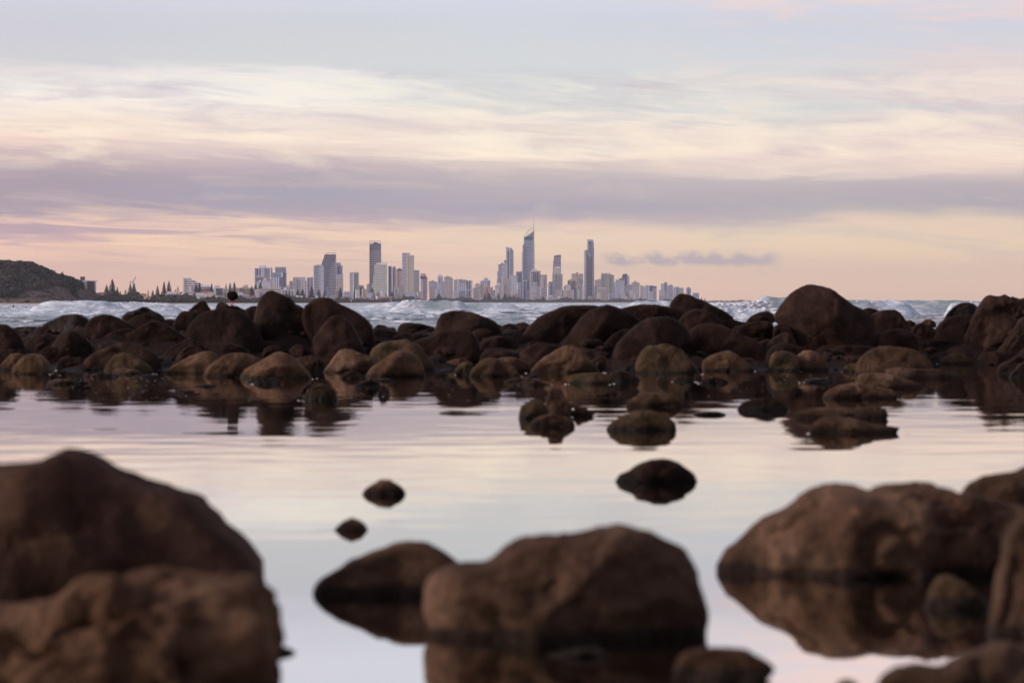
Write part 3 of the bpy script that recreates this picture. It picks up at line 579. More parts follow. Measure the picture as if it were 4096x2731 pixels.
 ('C', [(1475,922),(1560,888),(1650,898),(1710,932),(1500,942)], 'w', 930, 'b', 'thin flat stone awash below the mottled lumpy boulder'),
 ('C', [(1705,935),(1790,900),(1880,888),(1960,910),(2015,942),(1900,962),(1720,955)], 'w', 945, 'b', 'purple-brown flat stone awash below the low tan pyramid'),
 ('C', [(60,1250),(80,1160),(160,1110),(260,1103),(325,1160),(335,1250),(200,1295),(80,1290)], 'w', 1275, 'o', 'rounded olive stone on the left of the mid-pool trio'),
 ('C', [(280,1240),(310,1120),(335,1010),(390,983),(460,1010),(485,1080),(545,1160),(565,1260),(400,1290)], 'w', 1255, 'f', 'upright thumb-shaped stone of the mid-pool trio'),
 ('C', [(145,1335),(210,1270),(290,1240),(380,1228),(480,1250),(560,1290),(592,1335),(520,1362),(180,1368)], 'w', 1350, 'f', 'smooth reddish stone in front of the thumb-shaped one'),
 ('C', [(550,1205),(600,1160),(680,1178),(770,1222),(700,1262),(560,1280)], 'w', 1250, 'f', 'low brown stone right of the thumb-shaped one'),
 ('C', [(1022,1145),(1110,1080),(1200,1043),(1310,1028),(1440,1045),(1530,1090),(1580,1135),(1500,1180),(1100,1185)], 'w', 1168, 'f', 'rounded brown stone in the pool behind the mossy oval one'),
 ('C', [(838,1375),(920,1300),(1020,1240),(1140,1203),(1280,1198),(1400,1230),(1480,1290),(1525,1355),(1500,1400),(860,1405)], 'w', 1385, 'o', 'mossy oval boulder in the middle of the pool'),
 ('C', [(1635,1237),(1760,1205),(1880,1203),(1995,1237),(1900,1252),(1700,1252)], 'w', 1242, 'w', 'thin dark flat stone just breaking the surface right of the mossy oval one'),
 ('C', [(2045,1185),(2130,1120),(2240,1088),(2350,1076),(2440,1093),(2500,1135),(2570,1190),(2400,1215),(2100,1208)], 'w', 1195, 'k', 'black low stone in the pool left of the long ledge'),
 ('D', [(5,830),(10,740),(40,680),(80,653),(150,648),(220,663),(280,705),(290,840),(30,850)], 'w', 835, 'o', 'left one of two tan boulders side by side at the waterline, with orange mottling'),
 ('D', [(145,830),(200,760),(270,690),(330,650),(400,643),(460,668),(515,715),(555,785),(575,835),(170,842)], 'w', 832, 't', 'right one of two tan boulders side by side, with a straight dark waterline'),
 ('D', [(665,838),(710,790),(770,768),(830,770),(840,840),(700,852)], 'w', 842, 't', 'small tan stone touching the left side of the big rounded waterline boulder'),
 ('D', [(785,860),(810,770),(850,710),(920,650),(1010,618),(1130,610),(1260,618),(1370,648),(1450,700),(1515,765),(1540,830),(1400,860),(1000,880)], 'w', 868, 't', 'big rounded grey-brown waterline boulder with a small dark hole on its right'),
 ('D', [(1565,775),(1600,710),(1690,673),(1790,678),(1860,710),(1910,765),(1700,795)], 'w', 772, 'o', 'small olive stone with a straight waterline in front of the reddish-brown boulder'),
 ('D', [(2080,845),(2150,770),(2230,740),(2300,690),(2352,640),(2500,600),(2620,750),(2520,880),(2200,885)], 'w', 862, 'b', 'jagged brown rock at the picture edge above the pool, with ledges', dict(rough=2.6, crag=0.14, sub=5)),
 ('D', [(2200,900),(2260,830),(2320,770),(2400,740),(2520,800),(2460,925)], 'w', 905, 'b', 'small dark rock at the picture edge in front of the jagged one'),
 ('D', [(1050,850),(1090,808),(1200,800),(1320,813),(1450,820),(1560,813),(1640,840),(1700,868),(1738,893),(1680,918),(1300,915),(1100,885)], 'w', 905, 'f', 'long low reddish ledge pointing right before the rounded waterline boulder'),
 ('D', [(800,870),(900,850),(1000,848),(1130,868),(1250,900),(1350,938),(1450,968),(1490,992),(1400,1012),(1100,1022),(880,990)], 'w', 998, 'f', 'smooth brown ledge sloping into the pool with its tip to the right'),
 ('D', [(475,1090),(560,1000),(680,958),(780,943),(900,958),(1050,990),(1180,1008),(1215,1052),(1180,1095),(1000,1105),(520,1115)], 'w', 1090, 'f', 'weed-covered brown mass below the smooth sloping ledge', dict(rough=2.0, crag=0.06)),
 ('D', [(185,1230),(260,1200),(400,1173),(520,1168),(640,1183),(800,1193),(900,1168),(1000,1148),(1070,1168),(1105,1210),(1105,1290),(1000,1310),(700,1305),(300,1290)], 'w', 1275, 'f', 'long dark two-humped ledge in the pool at the right'),
 ('D', [(375,1375),(430,1290),(520,1253),(650,1253),(800,1273),(900,1300),(1000,1330),(1100,1350),(1200,1338),(1280,1360),(1320,1382),(1200,1412),(400,1425)], 'w', 1408, 'f', 'low brown ledge with a long thin tail in front of the two-humped one'),
 ('D', [(285,935),(380,905),(520,903),(630,933),(500,957),(320,957)], 'w', 942, 'w', 'flat dark stone awash below the two tan side-by-side boulders'),
 # ---- out in the pool and the blurred foreground
 ('F', [(435,240),(500,225),(540,208),(580,180),(640,158),(700,155),(760,168),(820,210),(862,248),(840,272),(640,280),(500,268)], 'w', 265, 'b', 'black stone with a beak-like left end alone in the open pool'),
 ('E', [(1643,338),(1680,290),(1740,255),(1790,251),(1840,280),(1872,310),(1850,326),(1760,330),(1660,332)], 'w', 322, 'f', 'small dark angular stone in open water, the farther of two'),
 ('E', [(1522,490),(1570,445),(1615,424),(1660,440),(1695,480),(1680,496),(1550,498)], 'w', 486, 'f', 'small brown angular stone in open water, the nearer of two'),
 ('E', [(-420,500),(-300,300),(-150,210),(-60,185),(60,177),(180,173),(250,130),(310,113),(370,123),(470,180),(600,240),(760,300),(860,340),(960,420),(1060,510),(1150,580),(1192,640),(1205,740),(1225,820),(1240,950),(1100,1050),(500,1080),(-300,1000)], 'd', 11.6, 'e', 'enormous blurred dark boulder rising to a blunt peak at the left', dict(sub=5, thick=0.9, crag=0.035)),
 ('E', [(-500,1300),(-300,980),(-60,880),(60,860),(200,810),(330,750),(470,710),(600,688),(740,663),(860,698),(1000,713),(1120,718),(1190,718),(1232,790),(1248,850),(1262,950),(1282,1050),(1288,1184),(1300,1350),(900,1600),(300,1640),(-300,1600)], 'd', 9.1, 'g', 'nearest rugged boulder with light ridges in the bottom left corner', dict(sub=6, rough=2.8, thick=0.7, crag=0.065)),
 ('E', [(1200,1060),(1270,1008),(1310,1018),(1365,1037),(1330,1062),(1280,1082)], 'w', 1055, 'k', 'small black tip of rock sticking out right of the nearest rugged boulder'),
 ('E', [(1428,770),(1480,700),(1580,640),(1700,590),(1800,550),(1880,534),(1950,540),(2010,570),(2080,620),(2140,660),(2140,850),(2000,900),(1600,900),(1460,850)], 'w', 800, 'f', 'smooth blurred boulder sloping down to a point at its left, behind the central one', dict(sub=5)),
 ('F', [(-412,750),(-385,690),(-290,640),(-200,632),(-100,640),(-50,600),(0,555),(60,520),(160,500),(280,495),(380,480),(480,466),(560,475),(660,500),(740,540),(800,580),(845,640),(872,740),(888,830),(880,930),(885,1060),(700,1110),(400,1110),(200,1110),(0,1080),(-200,1010),(-330,950),(-405,870)], 'w', 1000, 'f', 'large central foreground boulder with a broad rounded back', dict(sub=6, thick=0.75, crag=0.05)),
 ('F', [(738,1135),(760,1070),(810,1035),(900,1019),(1000,1020),(1090,1040),(1170,1080),(1220,1118),(1170,1160),(1100,1200),(1000,1230),(800,1225),(745,1190)], 'w', 1190, 't', 'smooth light tan oval stone cut by the bottom edge', dict(sub=5, rough=0.5)),
 ('F', [(125,1065),(250,1030),(380,1018),(465,1045),(420,1078),(200,1088)], 'w', 1068, 'f', 'thin pinkish stone awash in front of the central boulder'),
 ('F', [(935,650),(980,580),(1060,500),(1150,430),(1230,400),(1295,385),(1325,320),(1400,290),(1500,274),(1580,284),(1640,305),(1740,290),(1820,277),(1900,271),(1980,294),(2060,315),(2180,330),(2280,360),(2400,400),(2540,500),(2520,780),(2350,820),(2200,810),(1600,800),(1300,780),(1050,720)], 'w', 695, 'f', 'wide brown foreground boulder with a low knob on its left shoulder, at the right', dict(sub=6, thick=0.6, rough=1.6, crag=0.045)),
 ('F', [(2045,330),(2100,265),(2160,235),(2240,219),(2310,213),(2352,190),(2460,175),(2540,300),(2440,400),(2250,400)], 'd', 15.2, 'f', 'dark boulder at the right edge behind the wide one with the knob'),
 ('F', [(2175,910),(2210,800),(2230,700),(2260,600),(2290,500),(2330,438),(2420,390),(2620,420),(2760,700),(2640,1040),(2350,1040),(2240,985)], 'w', 985, 'f', 'steep-sided boulder cut by the right edge with a white waterline rim', dict(sub=5)),
 ('F', [(1885,840),(1920,760),(1960,700),(2010,688),(2080,720),(2140,770),(2210,840),(1950,862)], 'w', 848, 't', 'small orange-brown stone in the shadow between the two right-hand boulders'),
 ('F', [(1665,1240),(1690,1150),(1760,1113),(1860,1103),(1950,1118),(2010,1080),(2090,1040),(2200,1018),(2320,1000),(2440,1020),(2660,1120),(2660,1400),(1700,1400)], 'd', 9.0, 'f', 'dark lumpy rock filling the bottom right corner', dict(sub=5, rough=1.8)),
 ('F', [(1480,1220),(1500,1175),(1545,1163),(1590,1184),(1600,1230)], 'd', 9.1, 'f', 'small rock tip at the bottom edge left of the lumpy corner rock'),
]
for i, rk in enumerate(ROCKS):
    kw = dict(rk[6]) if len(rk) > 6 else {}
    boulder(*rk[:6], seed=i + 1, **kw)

rf = random.Random(53)
for i in range(17):      # shelf of nearly drowned stones
    px = (rf.uniform(60, 1150) if i < 9 else rf.uniform(1300, 2150)); wl = rf.uniform(1500, 1580 if 700 < px < 1700 else 1545)
    q = rf.uniform(22, 70); hh = q * rf.uniform(0.16, 0.34); r_ = []
    for k in range(10):
        t = 2 * math.pi * k / 10
        r_.append(((px + q * rf.uniform(.8, 1.15) * math.cos(t)) / ZONES['A'][2], (wl - 1120 - hh * (math.sin(t) * rf.uniform(.7, 1.2) + 0.1)) / ZONES['A'][2]))
    boulder('A', r_, 'w', (wl - 1120) / ZONES['A'][2], rf.choice('fbbt'), 'low flat wet stone awash along the far edge of the pool', seed=500 + i, group='low stones awash at the far edge of the pool', thick=1.0)
rf = random.Random(77)
for i in range(34):      # chinks of the wall
    dd = rf.uniform(53.5, 60.5); px = rf.uniform(-60, 4150) if i < 24 else rf.uniform(3300, 4150)
    if px > 3600: dd = rf.uniform(58.5, 63.5)
    zc = -0.02 + (dd - 53 - (5 if px > 3600 else 0)) * 0.075; hw = rf.uniform(0.16, 0.40)
    cxw = (px - CX) / F * dd; r_ = []
    py = HOR - (zc - CAM_H) / dd * F
    for k in range(11):
        t = 2 * math.pi * k / 11; q = hw / dd * F * rf.uniform(0.78, 1.1)
        r_.append(((px + q * 1.25 * math.cos(t)) / ZONES['A'][2], (py - 1120 - q * 0.85 * math.sin(t)) / ZONES['A'][2]))
    boulder('A', r_, 'd', dd, rf.choice('kkb'), 'small dark stone filling a chink between the big boulders of the wall', seed=300 + i, group='small stones wedged in the wall of boulders', thick=1.0)

# foam flecks, and wet glints made as white blobs, where stones meet the pool
vv, ff = [], []
sv, sf = sphere(1)
rf = random.Random(12)
def fleck(x, y, r):
    m_ = len(vv)
    for a in sv: vv.append((x + a[0] * r * rf.uniform(.8, 1.5), y + a[1] * r * 1.2, max(-0.004, a[2] * r * 0.45)))
    for f3 in sf: ff.append(tuple(int(q) + m_ for q in f3))
for rk in ROCKS:
    if rk[2] != 'w' or rk[0] in 'EF': continue
    pxs = [zp(rk[0], *q)[0] for q in rk[1]]; wl = zp(rk[0], 0, rk[3])[1]
    x0, x1 = min(pxs), max(pxs)
    for xe in (x0 + 3, x1 - 3):
        if rf.random() < 0.5: continue
        for _ in range(rf.randint(1, 4)):
            df = CAM_H * F / (wl - HOR + rf.uniform(-1, 4)); fleck((xe + rf.gauss(0, 6) - CX) / F * df, df, rf.uniform(0.006, 0.018))
for _ in range(220):
    px = rf.choice((rf.uniform(0, 1150), rf.uniform(1000, 1900), rf.uniform(2050, 3500), rf.uniform(200, 760)))
    df = rf.uniform(36, 51.0); fleck((px - CX) / F * df, df, rf.uniform(0.003, 0.008))
tag(mesh_obj('foam_glints', vv, ff, plain('foam_glint_white', (0.75, 0.73, 0.76), 0.35), smooth=True), 'white foam flecks and glint-like blobs along the far waterline of the pool', 'foam', kind='stuff')

# the beds the boulders rest in
def grid(nx, ny):
    i = np.arange(nx * ny).reshape(ny, nx)
    return np.stack([i[:-1, :-1].ravel(), i[:-1, 1:].ravel(), i[1:, 1:].ravel(), i[1:, :-1].ravel()], 1)
nx, ny = 220, 90
gx, gy = np.meshgrid(np.linspace(-26, 26, nx), np.linspace(50, 76, ny))
gz = -0.45 + 0.95 * np.clip((gy - 50) / 9, 0, 1) - 2.4 * np.clip((gy - 66) / 7, 0, 1)
gz = gz - 0.9 * np.clip((gx - 7.5) / 2, 0, 1) * np.clip((61 - gy) / 3, 0, 1)
pp = np.stack([gx.ravel(), gy.ravel(), np.zeros(gx.size)], 1)
gz = gz.ravel() + 0.22 * fbm(pp * 1.2, 4, 31) + 0.10 * np.abs(fbm(pp * 3.0, 3, 35))
tag(mesh_obj('reef_ground', np.stack([gx.ravel(), gy.ravel(), gz], 1), grid(nx, ny), RM['k'], smooth=True), kind='structure')
# cobbles covering the bed between the boulders: nobody could count them
rc = np.random.default_rng(8); sv2, sf2 = sphere(2); cv, cf = [], []
bz = gz.reshape(ny, nx)
for k in range(2600):
    cx_ = rc.uniform(-13.5, 13.5); cy_ = rc.uniform(51.5, 63) + (4.5 if cx_ > 8.5 else 0)
    iz = bz[min(ny - 1, int((cy_ - 50) / 26 * (ny - 1))), min(nx - 1, int((cx_ + 26) / 52 * (nx - 1)))]
    r_ = rc.uniform(0.04, 0.13) * (1 + 0.6 * (rc.random() < 0.08))
    q = sv2 * (1 + 0.22 * rc.normal(size=(len(sv2), 1)) * 0.6) * np.array([r_ * rc.uniform(.9, 1.6), r_, r_ * rc.uniform(.5, .9)])
    cv.append(q + np.array([cx_, cy_, iz + r_ * 0.15])); cf.append(sf2 + k * len(sv2))
tag(mesh_obj('cobbles', np.concatenate(cv), np.concatenate(cf), RM['k'], smooth=True), 'dark brown cobbles filling the gaps between the boulders', 'cobbles', kind='stuff')
nx, ny = 160, 200
gx, gy = np.meshgrid(np.linspace(-1, 1, nx), np.linspace(1.5, 62, ny))
gx = gx * (3 + gy * 0.36)
pp = np.stack([gx.ravel(), gy.ravel(), np.zeros(gx.size)], 1)
gz = -0.42 + 0.10 * fbm(pp * 1.8, 4, 41)
tag(mesh_obj('pool_bed', np.stack([gx.ravel(), gy.ravel(), gz], 1), grid(nx, ny), RM['b'], smooth=True), kind='structure')
tag(mesh_obj('pool_water', [(-30, 0.5, 0), (30, 0.5, 0), (30, 63, 0), (-30, 63, 0)], [(0, 1, 2, 3)], POOL_M), kind='structure')

# ------------------------------------------------------------------ the wading bird
from mathutils import noise as mnoise
def skin_mesh(name, pts, edges, radii, mat, parent=None, sub=2, loc=(0, 0, 0)):
    me = bpy.data.meshes.new(name); me.from_pydata(pts, edges, []); me.update()
    o = bpy.data.objects.new(name, me); COL.objects.link(o)
    o.location = loc
    if parent: o.parent = parent
    md = o.modifiers.new('skin', 'SKIN'); md.use_smooth_shade = True
    for v, r in zip(me.skin_vertices[0].data, radii): v.radius = (r, r)
    me.skin_vertices[0].data[0].use_root = True
    s = o.modifiers.new('sub', 'SUBSURF'); s.levels = sub; s.render_levels = sub
    me.materials.append(mat)
    return o
DB = 62.0
foot = P(*zp('H', 968, 412), DB)
def hb(x, y, dy=0.0):
    v = P(*zp('H', x, y), DB) - foot; return (v.x, v.y + dy, v.z)
bird = empty('wading_bird', foot, 'black wading bird with red bill and legs, head down, on the two-humped rock', 'bird')
feather = plain('black_feathers', (0.007, 0.005, 0.005), 0.9, 0.2, 30)
feather.node_tree.nodes['Principled BSDF'].inputs['Specular IOR Level'].default_value = 0.08
redm = plain('red_bill_and_legs', (0.55, 0.05, 0.045), 0.5, 0.1, 30)
def hr(p): return p * 0.29762 / F * DB
bo = [(899, 275), (903, 240), (932, 221), (975, 216), (1018, 228), (1045, 255), (1053, 290), (1043, 318), (1015, 332), (985, 345), (950, 345), (918, 325), (903, 300)]
bc, br1, br2 = radial([(lambda v: (v.x, v.z))(P(*zp('H', a, b2), DB)) for a, b2 in bo])
BV, BF = sphere(4)
bth = np.arctan2(BV[:, 2], BV[:, 0]); ba = np.interp(bth, np.append(np.linspace(-math.pi, math.pi, 180, endpoint=False), math.pi), np.append(br1, br1[0]))
brh = np.sqrt(BV[:, 0] ** 2 + BV[:, 2] ** 2)
bpos = np.stack([ba * brh * np.cos(bth) + bc[0], BV[:, 1] * 0.085 - 0.03 * BV[:, 0], ba * brh * np.sin(bth) + bc[1]], 1)
bpos += BV * (0.004 * fbm(BV * 6.0, 3, 4))[:, None]
mesh_obj('body', bpos - np.array([foot.x, 0.0, foot.z]), BF, feather, bird, smooth=True)
skin_mesh('bill', [hb(1036, 305, -.03), hb(1044, 335, -.03), hb(1050, 372, -.03)], [(0, 1), (1, 2)], [hr(10), hr(7), hr(3)], redm, bird, 1)
for xa, xm, xb, dy in ((936, 940, 962, -0.015), (988, 983, 980, 0.02)):
    skin_mesh('leg', [hb(xa, 325, dy), hb(xm, 360, dy), hb(xb - 4, 400, dy), hb(xb, 410, dy), hb(xb + 16, 413, dy - .02), hb(xb - 14, 413, dy - .02)],
              [(0, 1), (1, 2), (2, 3), (3, 4), (3, 5)], [hr(9), hr(6), hr(6), hr(6), hr(4), hr(4)], redm, bird, 1)
eye_v, eye_f = sphere(2)
mesh_obj('eye', eye_v * 0.005, eye_f, redm, bird, True, hb(1030, 293, -.055))
# ------------------------------------------------------------------ the sea and its surf
def sstep(x, a, b2):
    t = np.clip((x - a) / (b2 - a), 0, 1); return t * t * (3 - 2 * t)
ys_ = [66.0]
while ys_[-1] < 30000:
    d_ = ys_[-1]; ys_.append(d_ + max(0.45, (0.0022 if d_ < 1200 else 0.02) * d_))
Yr = np.array(ys_); nY = len(Yr); nX = 620
A_ = np.linspace(-0.30, 0.30, nX)
SX, SY = np.meshgrid(A_, Yr); SXX = SX * SY
pts = np.stack([SXX.ravel(), SY.ravel(), np.zeros(SXX.size)], 1)
X_, Y_ = pts[:, 0], pts[:, 1]
warpn = fbm(pts * np.array([0.012, 0.02, 1]), 3, 71)
amp = 0.65 + 0.6 * fbm(pts * np.array([0.01, 0.016, 1]), 3, 77)
hgt = np.zeros(len(X_))
for L_, a_, th_ in ((38, 0.26, 0.15), (23, 0.19, -0.35), (13, 0.13, 0.5), (7.5, 0.09, -0.1), (4.2, 0.05, 0.3)):
    ph = (Y_ * math.cos(th_) + X_ * math.sin(th_)) / L_ * 2 * math.pi + 5.0 * warpn
    wv = 1 - np.abs(np.sin(ph * 0.5)); hgt += a_ * amp * (wv ** 1.5 * 2 - 0.9) * np.clip(1.0, 0, 1)
hgt += 0.10 * fbm(pts * np.array([0.5, 0.35, 1]), 4, 83)
hgt *= sstep(Y_, 9000, 2500)
foam = np.zeros(len(X_)); teal = np.zeros(len(X_))
PXs = CX + X_ / Y_ * F
# (left px, right px, distance, height, softness px, foam, teal centre, teal half width)
SURF = [(150, 470, 420, 2.45, 110, 1.0, None, 0), (400, 700, 460, 1.95, 70, 0.8, None, 0), (640, 900, 520, 1.5, 60, 0.6, None, 0),
        (1480, 1700, 560, 2.2, 120, 0.55, None, 0), (1590, 1860, 540, 2.55, 55, 0.9, 1740, 90), (1850, 2060, 620, 2.1, 60, 0.3, 1880, 60),
        (2520, 2700, 600, 2.45, 40, 1.1, None, 0), (2820, 3070, 290, 2.05, 70, 1.2, None, 0), (3020, 3180, 300, 2.45, 60, 0.8, 3110, 45),
        (2860, 3130, 235, 1.35, 40, 1.2, None, 0), (3130, 3500, 330, 2.3, 80, 0.3, 3300, 200), (3400, 3640, 340, 2.4, 70, 0.9, None, 0),
        (3560, 4200, 360, 2.3, 60, 0.5, 3800, 160), (3790, 3960, 300, 1.9, 30, 0.9, None, 0), (1100, 1500, 380, 1.1, 150, 0.25, None, 0), (2000, 2900, 700, 1.6, 200, 0.25, None, 0)]
for k, (x0, x1, dd, hh, soft, fo, tcx, tw) in enumerate(SURF):
    lat = sstep(PXs, x0 - soft, x0 + soft * 0.6) * sstep(PXs, x1 + soft, x1 - soft * 0.6)
    jag = 1 + 0.09 * fbm(np.stack([X_ * 0.10, X_ * 0 + k, X_ * 0], 1), 4, 90 + k)
    yc = dd + 0.025 * dd * fbm(np.stack([X_ * 0.02, X_ * 0 + 3 * k, X_ * 0], 1), 2, 95 + k)
    dy_ = Y_ - yc
    prof = np.where(dy_ < 0, np.exp(-(dy_ / (0.016 * dd + 1)) ** 2), np.exp(-(dy_ / (0.035 * dd + 2)) ** 2))
    w_ = lat * prof
    near = sstep(w_, 0.02, 0.35)
    hgt = hgt * (1 - 0.85 * near) + hh * jag * w_ * 0.98
    hgt += near * 0.20 * fo * fbm(pts * np.array([0.9, 0.9, 1]), 4, 120 + k)
    foam = np.maximum(foam, 0.85 * fo * near); 
    if tcx: teal = np.maximum(teal, near * np.exp(-((PXs - tcx) / tw) ** 2))
# calmer darker water close in on the right
dark = sstep(PXs, 3350, 3500) * sstep(Y_, 330, 300)
foam -= 0.42 * dark
foam -= 0.12 * sstep(Y_, 260, 200)
foam += 0.16 * sstep(Y_, 280, 420)
pts[:, 2] = SEA + hgt
sea = mesh_obj('sea', pts, grid(nX, nY), SEA_M, smooth=True)
for nm_, arr in (('foam', foam), ('teal', teal)):
    at = sea.data.attributes.new(nm_, 'FLOAT', 'POINT'); at.data.foreach_set('value', arr.astype(np.float32))
tag(sea, kind='structure')

# white water thrown up along the breaking crests
rs = np.random.default_rng(14); sv1, sf1 = sphere(1); wv_, wf_ = [], []
k_ = 0
def sea_z(x, y):
    i = int(np.clip(np.searchsorted(Yr, y), 1, nY - 1)); j = int(np.clip((x / y + 0.30) / 0.60 * (nX - 1), 0, nX - 1))
    return pts[i * nX + j, 2]
for (pa, pb, dd, spread, cnt, rmax) in ((2840, 3090, 290, 9, 900, 0.42), (2880, 3120, 236, 7, 600, 0.30), (3010, 3075, 298, 3, 160, 0.25), (1610, 1720, 540, 8, 320, 0.45), (2540, 2690, 600, 8, 300, 0.45),
                                        (430, 680, 458, 8, 320, 0.30), (330, 700, 418, 10, 160, 0.22), (3420, 3540, 340, 5, 300, 0.28), (3820, 3960, 300, 5, 260, 0.25), (1660, 1900, 541, 4, 120, 0.25), (3560, 4000, 360, 3, 160, 0.14)):
    for _ in range(int(cnt * 0.7)):
        px = rs.uniform(pa, pb); y = dd + rs.normal() * spread * 0.5 - 1.5; x = (px - CX) / F * y
        r_ = 0.55 * rmax * rs.uniform(0.25, 1.0) ** 1.5
        z = sea_z(x, y) + rs.uniform(-0.5, 0.3) * r_ + (rs.random() < 0.06) * rs.uniform(0, 0.2)
        q = sv1 * (1 + 0.3 * rs.normal(size=(len(sv1), 1))) * np.array([r_ * 1.9, r_ * 1.2, r_ * 0.6])
        wv_.append(q + np.array([x, y, z])); wf_.append(sf1 + k_ * len(sv1)); k_ += 1
tag(mesh_obj('surf_foam', np.concatenate(wv_), np.concatenate(wf_), plain('white_water', (0.74, 0.75, 0.80), 0.9, 0.15, 0.5), smooth=True), 'white water tumbling along the breaking crests', 'surf', kind='stuff')
# ------------------------------------------------------------------ the coast
SHORE = [(-900, 2200), (0, 2300), (400, 2500), (560, 2650), (760, 2950), (1000, 3200), (1300, 4200), (1600, 6000), (2000, 8000), (2500, 9000), (2800, 10500), (2960, 12000), (3060, 13500)]
def shore(px): return float(np.interp(px, [a for a, _ in SHORE], [b2 for _, b2 in SHORE]))
LZ = 0.4
vs, fs = [], []
xs_ = list(range(-900, 3061, 30))
for i, px in enumerate(xs_):
    d0 = shore(px)
    back = d0 + (4500 if px < 2700 else max(100, 4500 - (px - 2700) * 12))
    for dd, zz in ((d0 - 0.035 * d0, SEA - 0.5), (d0, LZ - 0.5), (d0 + 25, LZ), (back, LZ)):
        a = (px - CX) / F
        vs.append((a * dd, dd, zz))
for i in range(len(xs_) - 1):
    for j in range(3):
        k = i * 4 + j; fs.append((k, k + 4, k + 5, k + 1))
tag(mesh_obj('beach', vs, fs, SAND_M), kind='structure')

rngl = np.random.default_rng(5)
def clumps(name, centres, sizes, mat, flat=0.75, per=26, parent=None, leaf=0.34):
    """many small leaf faces spread through each crown's volume"""
    V, Fq = [], []
    n = 0
    for (cx, cy, cz), s in zip(centres, sizes):
        dirs = rngl.normal(size=(per, 3)); dirs /= np.linalg.norm(dirs, axis=1)[:, None]
        rad = s * rngl.uniform(0.55, 1.0, per) ** 0.4
        c = np.array([cx, cy, cz]) + dirs * rad[:, None] * np.array([1, 1, flat])
        for k in range(per):
            nd_ = dirs[k] + rngl.normal(size=3) * 0.35; e1 = np.cross(nd_, rngl.normal(size=3)); e1 /= np.linalg.norm(e1); e2 = np.cross(nd_, e1); e2 /= np.linalg.norm(e2)
            q = s * leaf * rngl.uniform(0.6, 1.3)
            V += [c[k] - e1 * q, c[k] + e2 * q * .8, c[k] + e1 * q, c[k] - e2 * q * .8]
            Fq.append((n, n + 1, n + 2, n + 3)); n += 4
    return mesh_obj(name, np.array(V), np.array(Fq), mat, parent)
# scrub and low trees along the dunes: nobody could count it
cc, sz = [], []
prof = [(380, 44), (480, 42), (600, 44), (760, 34), (900, 30), (1050, 30), (1250, 28), (1400, 22), (1600, 26), (1800, 22), (2000, 22), (2300, 18), (2600, 17), (2840, 12), (3060, 7)]
for k in range(7200):
    px = rngl.uniform(395, 3010)
    if px > 2860 and rngl.random() < 0.45: continue
    t_ = rngl.random() ** 1.5
    d0 = shore(px) + 40 + t_ * 260
    top = np.interp(px, [a for a, _ in prof], [b2 for _, b2 in prof]) * (0.45 + 0.55 * (0.5 + 0.5 * math.sin(px * 0.045) * math.sin(px * 0.017 + 1)) ) * (0.6 + 0.5 * t_)
    h = top / F * d0
    s = rngl.uniform(0.25, 0.5) * h
    cc.append((((px - CX) / F) * d0, d0, LZ + rngl.uniform(0.1, 0.85) * h)); sz.append(s)
tag(clumps('foreshore_scrub', cc, sz, BUSH_M, 0.8, 12, leaf=0.5), 'low grey-green scrub and trees in a band along the dunes', 'scrub', kind='stuff')

# headland: profile traced, built as a rounded hill with real depth
HP = [(-700, 150), (-400, 250), (-200, 260), (0, 215), (60, 205), (130, 215), (200, 222), (300, 222), (380, 250), (450, 290), (520, 340), (620, 362), (700, 385), (800, 425), (870, 455), (920, 510), (980, 570), (1040, 605), (1110, 635), (1175, 695), (1230, 720)]
hx = np.array([zp('1', a, 0)[0] for a, _ in HP]); hyv = np.array([zp('1', 0, b2)[1] for _, b2 in HP])
nh, nd = 260, 90
px_ = np.linspace(-230, 418, nh); dep = np.linspace(0, 1, nd)
D0 = 2430.0
gx, gt = np.meshgrid(px_, dep)
crest = (HOR - 1 - np.interp(gx, hx, hyv)) / F * 2650
gd = D0 + gt * 480
zz = np.where(gt < 0.45, np.sin(np.clip(gt / 0.45, 0, 1) * math.pi / 2) ** 0.8, np.cos(np.clip((gt - 0.45) / 0.55, 0, 1) * math.pi / 2) ** 0.7)
hv = np.stack([((gx - CX) / F * 2650).ravel(), gd.ravel(), (SEA - 1 + (crest * zz)).ravel()], 1)
hv[:, 2] += 1.8 * fbm(hv * 0.03, 5, 51) * (zz.ravel() > 0.03)
hv[:, 1] += 14 * fbm(hv * 0.02 + 9, 4, 57) - 9 * np.abs(fbm(hv * 0.07, 4, 58))
tag(mesh_obj('hills', hv, grid(nh, nd), CLIFF_M, smooth=False), kind='structure')
cc, sz = [], []
for k in range(3000):
    px = rngl.uniform(-200, 312); t_ = rngl.uniform(0.0, 0.6)
    cr = (HOR + 3 - np.interp(px, hx, hyv)) / F * 2650
    z_ = math.sin(min(t_ / 0.45, 1) * math.pi / 2) ** 0.8 if t_ < 0.45 else math.cos((t_ - 0.45) / 0.55 * math.pi / 2) ** 0.7
    yl_ = np.interp(px, [-230, 60, 85, 190, 215, 290, 312], [1206, 1200, 1182, 1174, 1152, 1134, 1128]) + rngl.normal() * 3
    if HOR - (cr * z_ - 2.1) / (D0 + t_ * 480) * F > yl_ + 4: continue
    s = rngl.uniform(3.0, 7.6)
    cc.append(((px - CX) / F * 2650, D0 + t_ * 480, SEA - 1 + cr * z_ - 0.45 * s + rngl.uniform(-0.5, 3.8))); sz.append(s)
tag(clumps('headland_forest', cc, sz, FOREST_M, 0.8, 52, leaf=0.24), 'dense dark green bush covering the rocky headland', 'forest', kind='stuff')

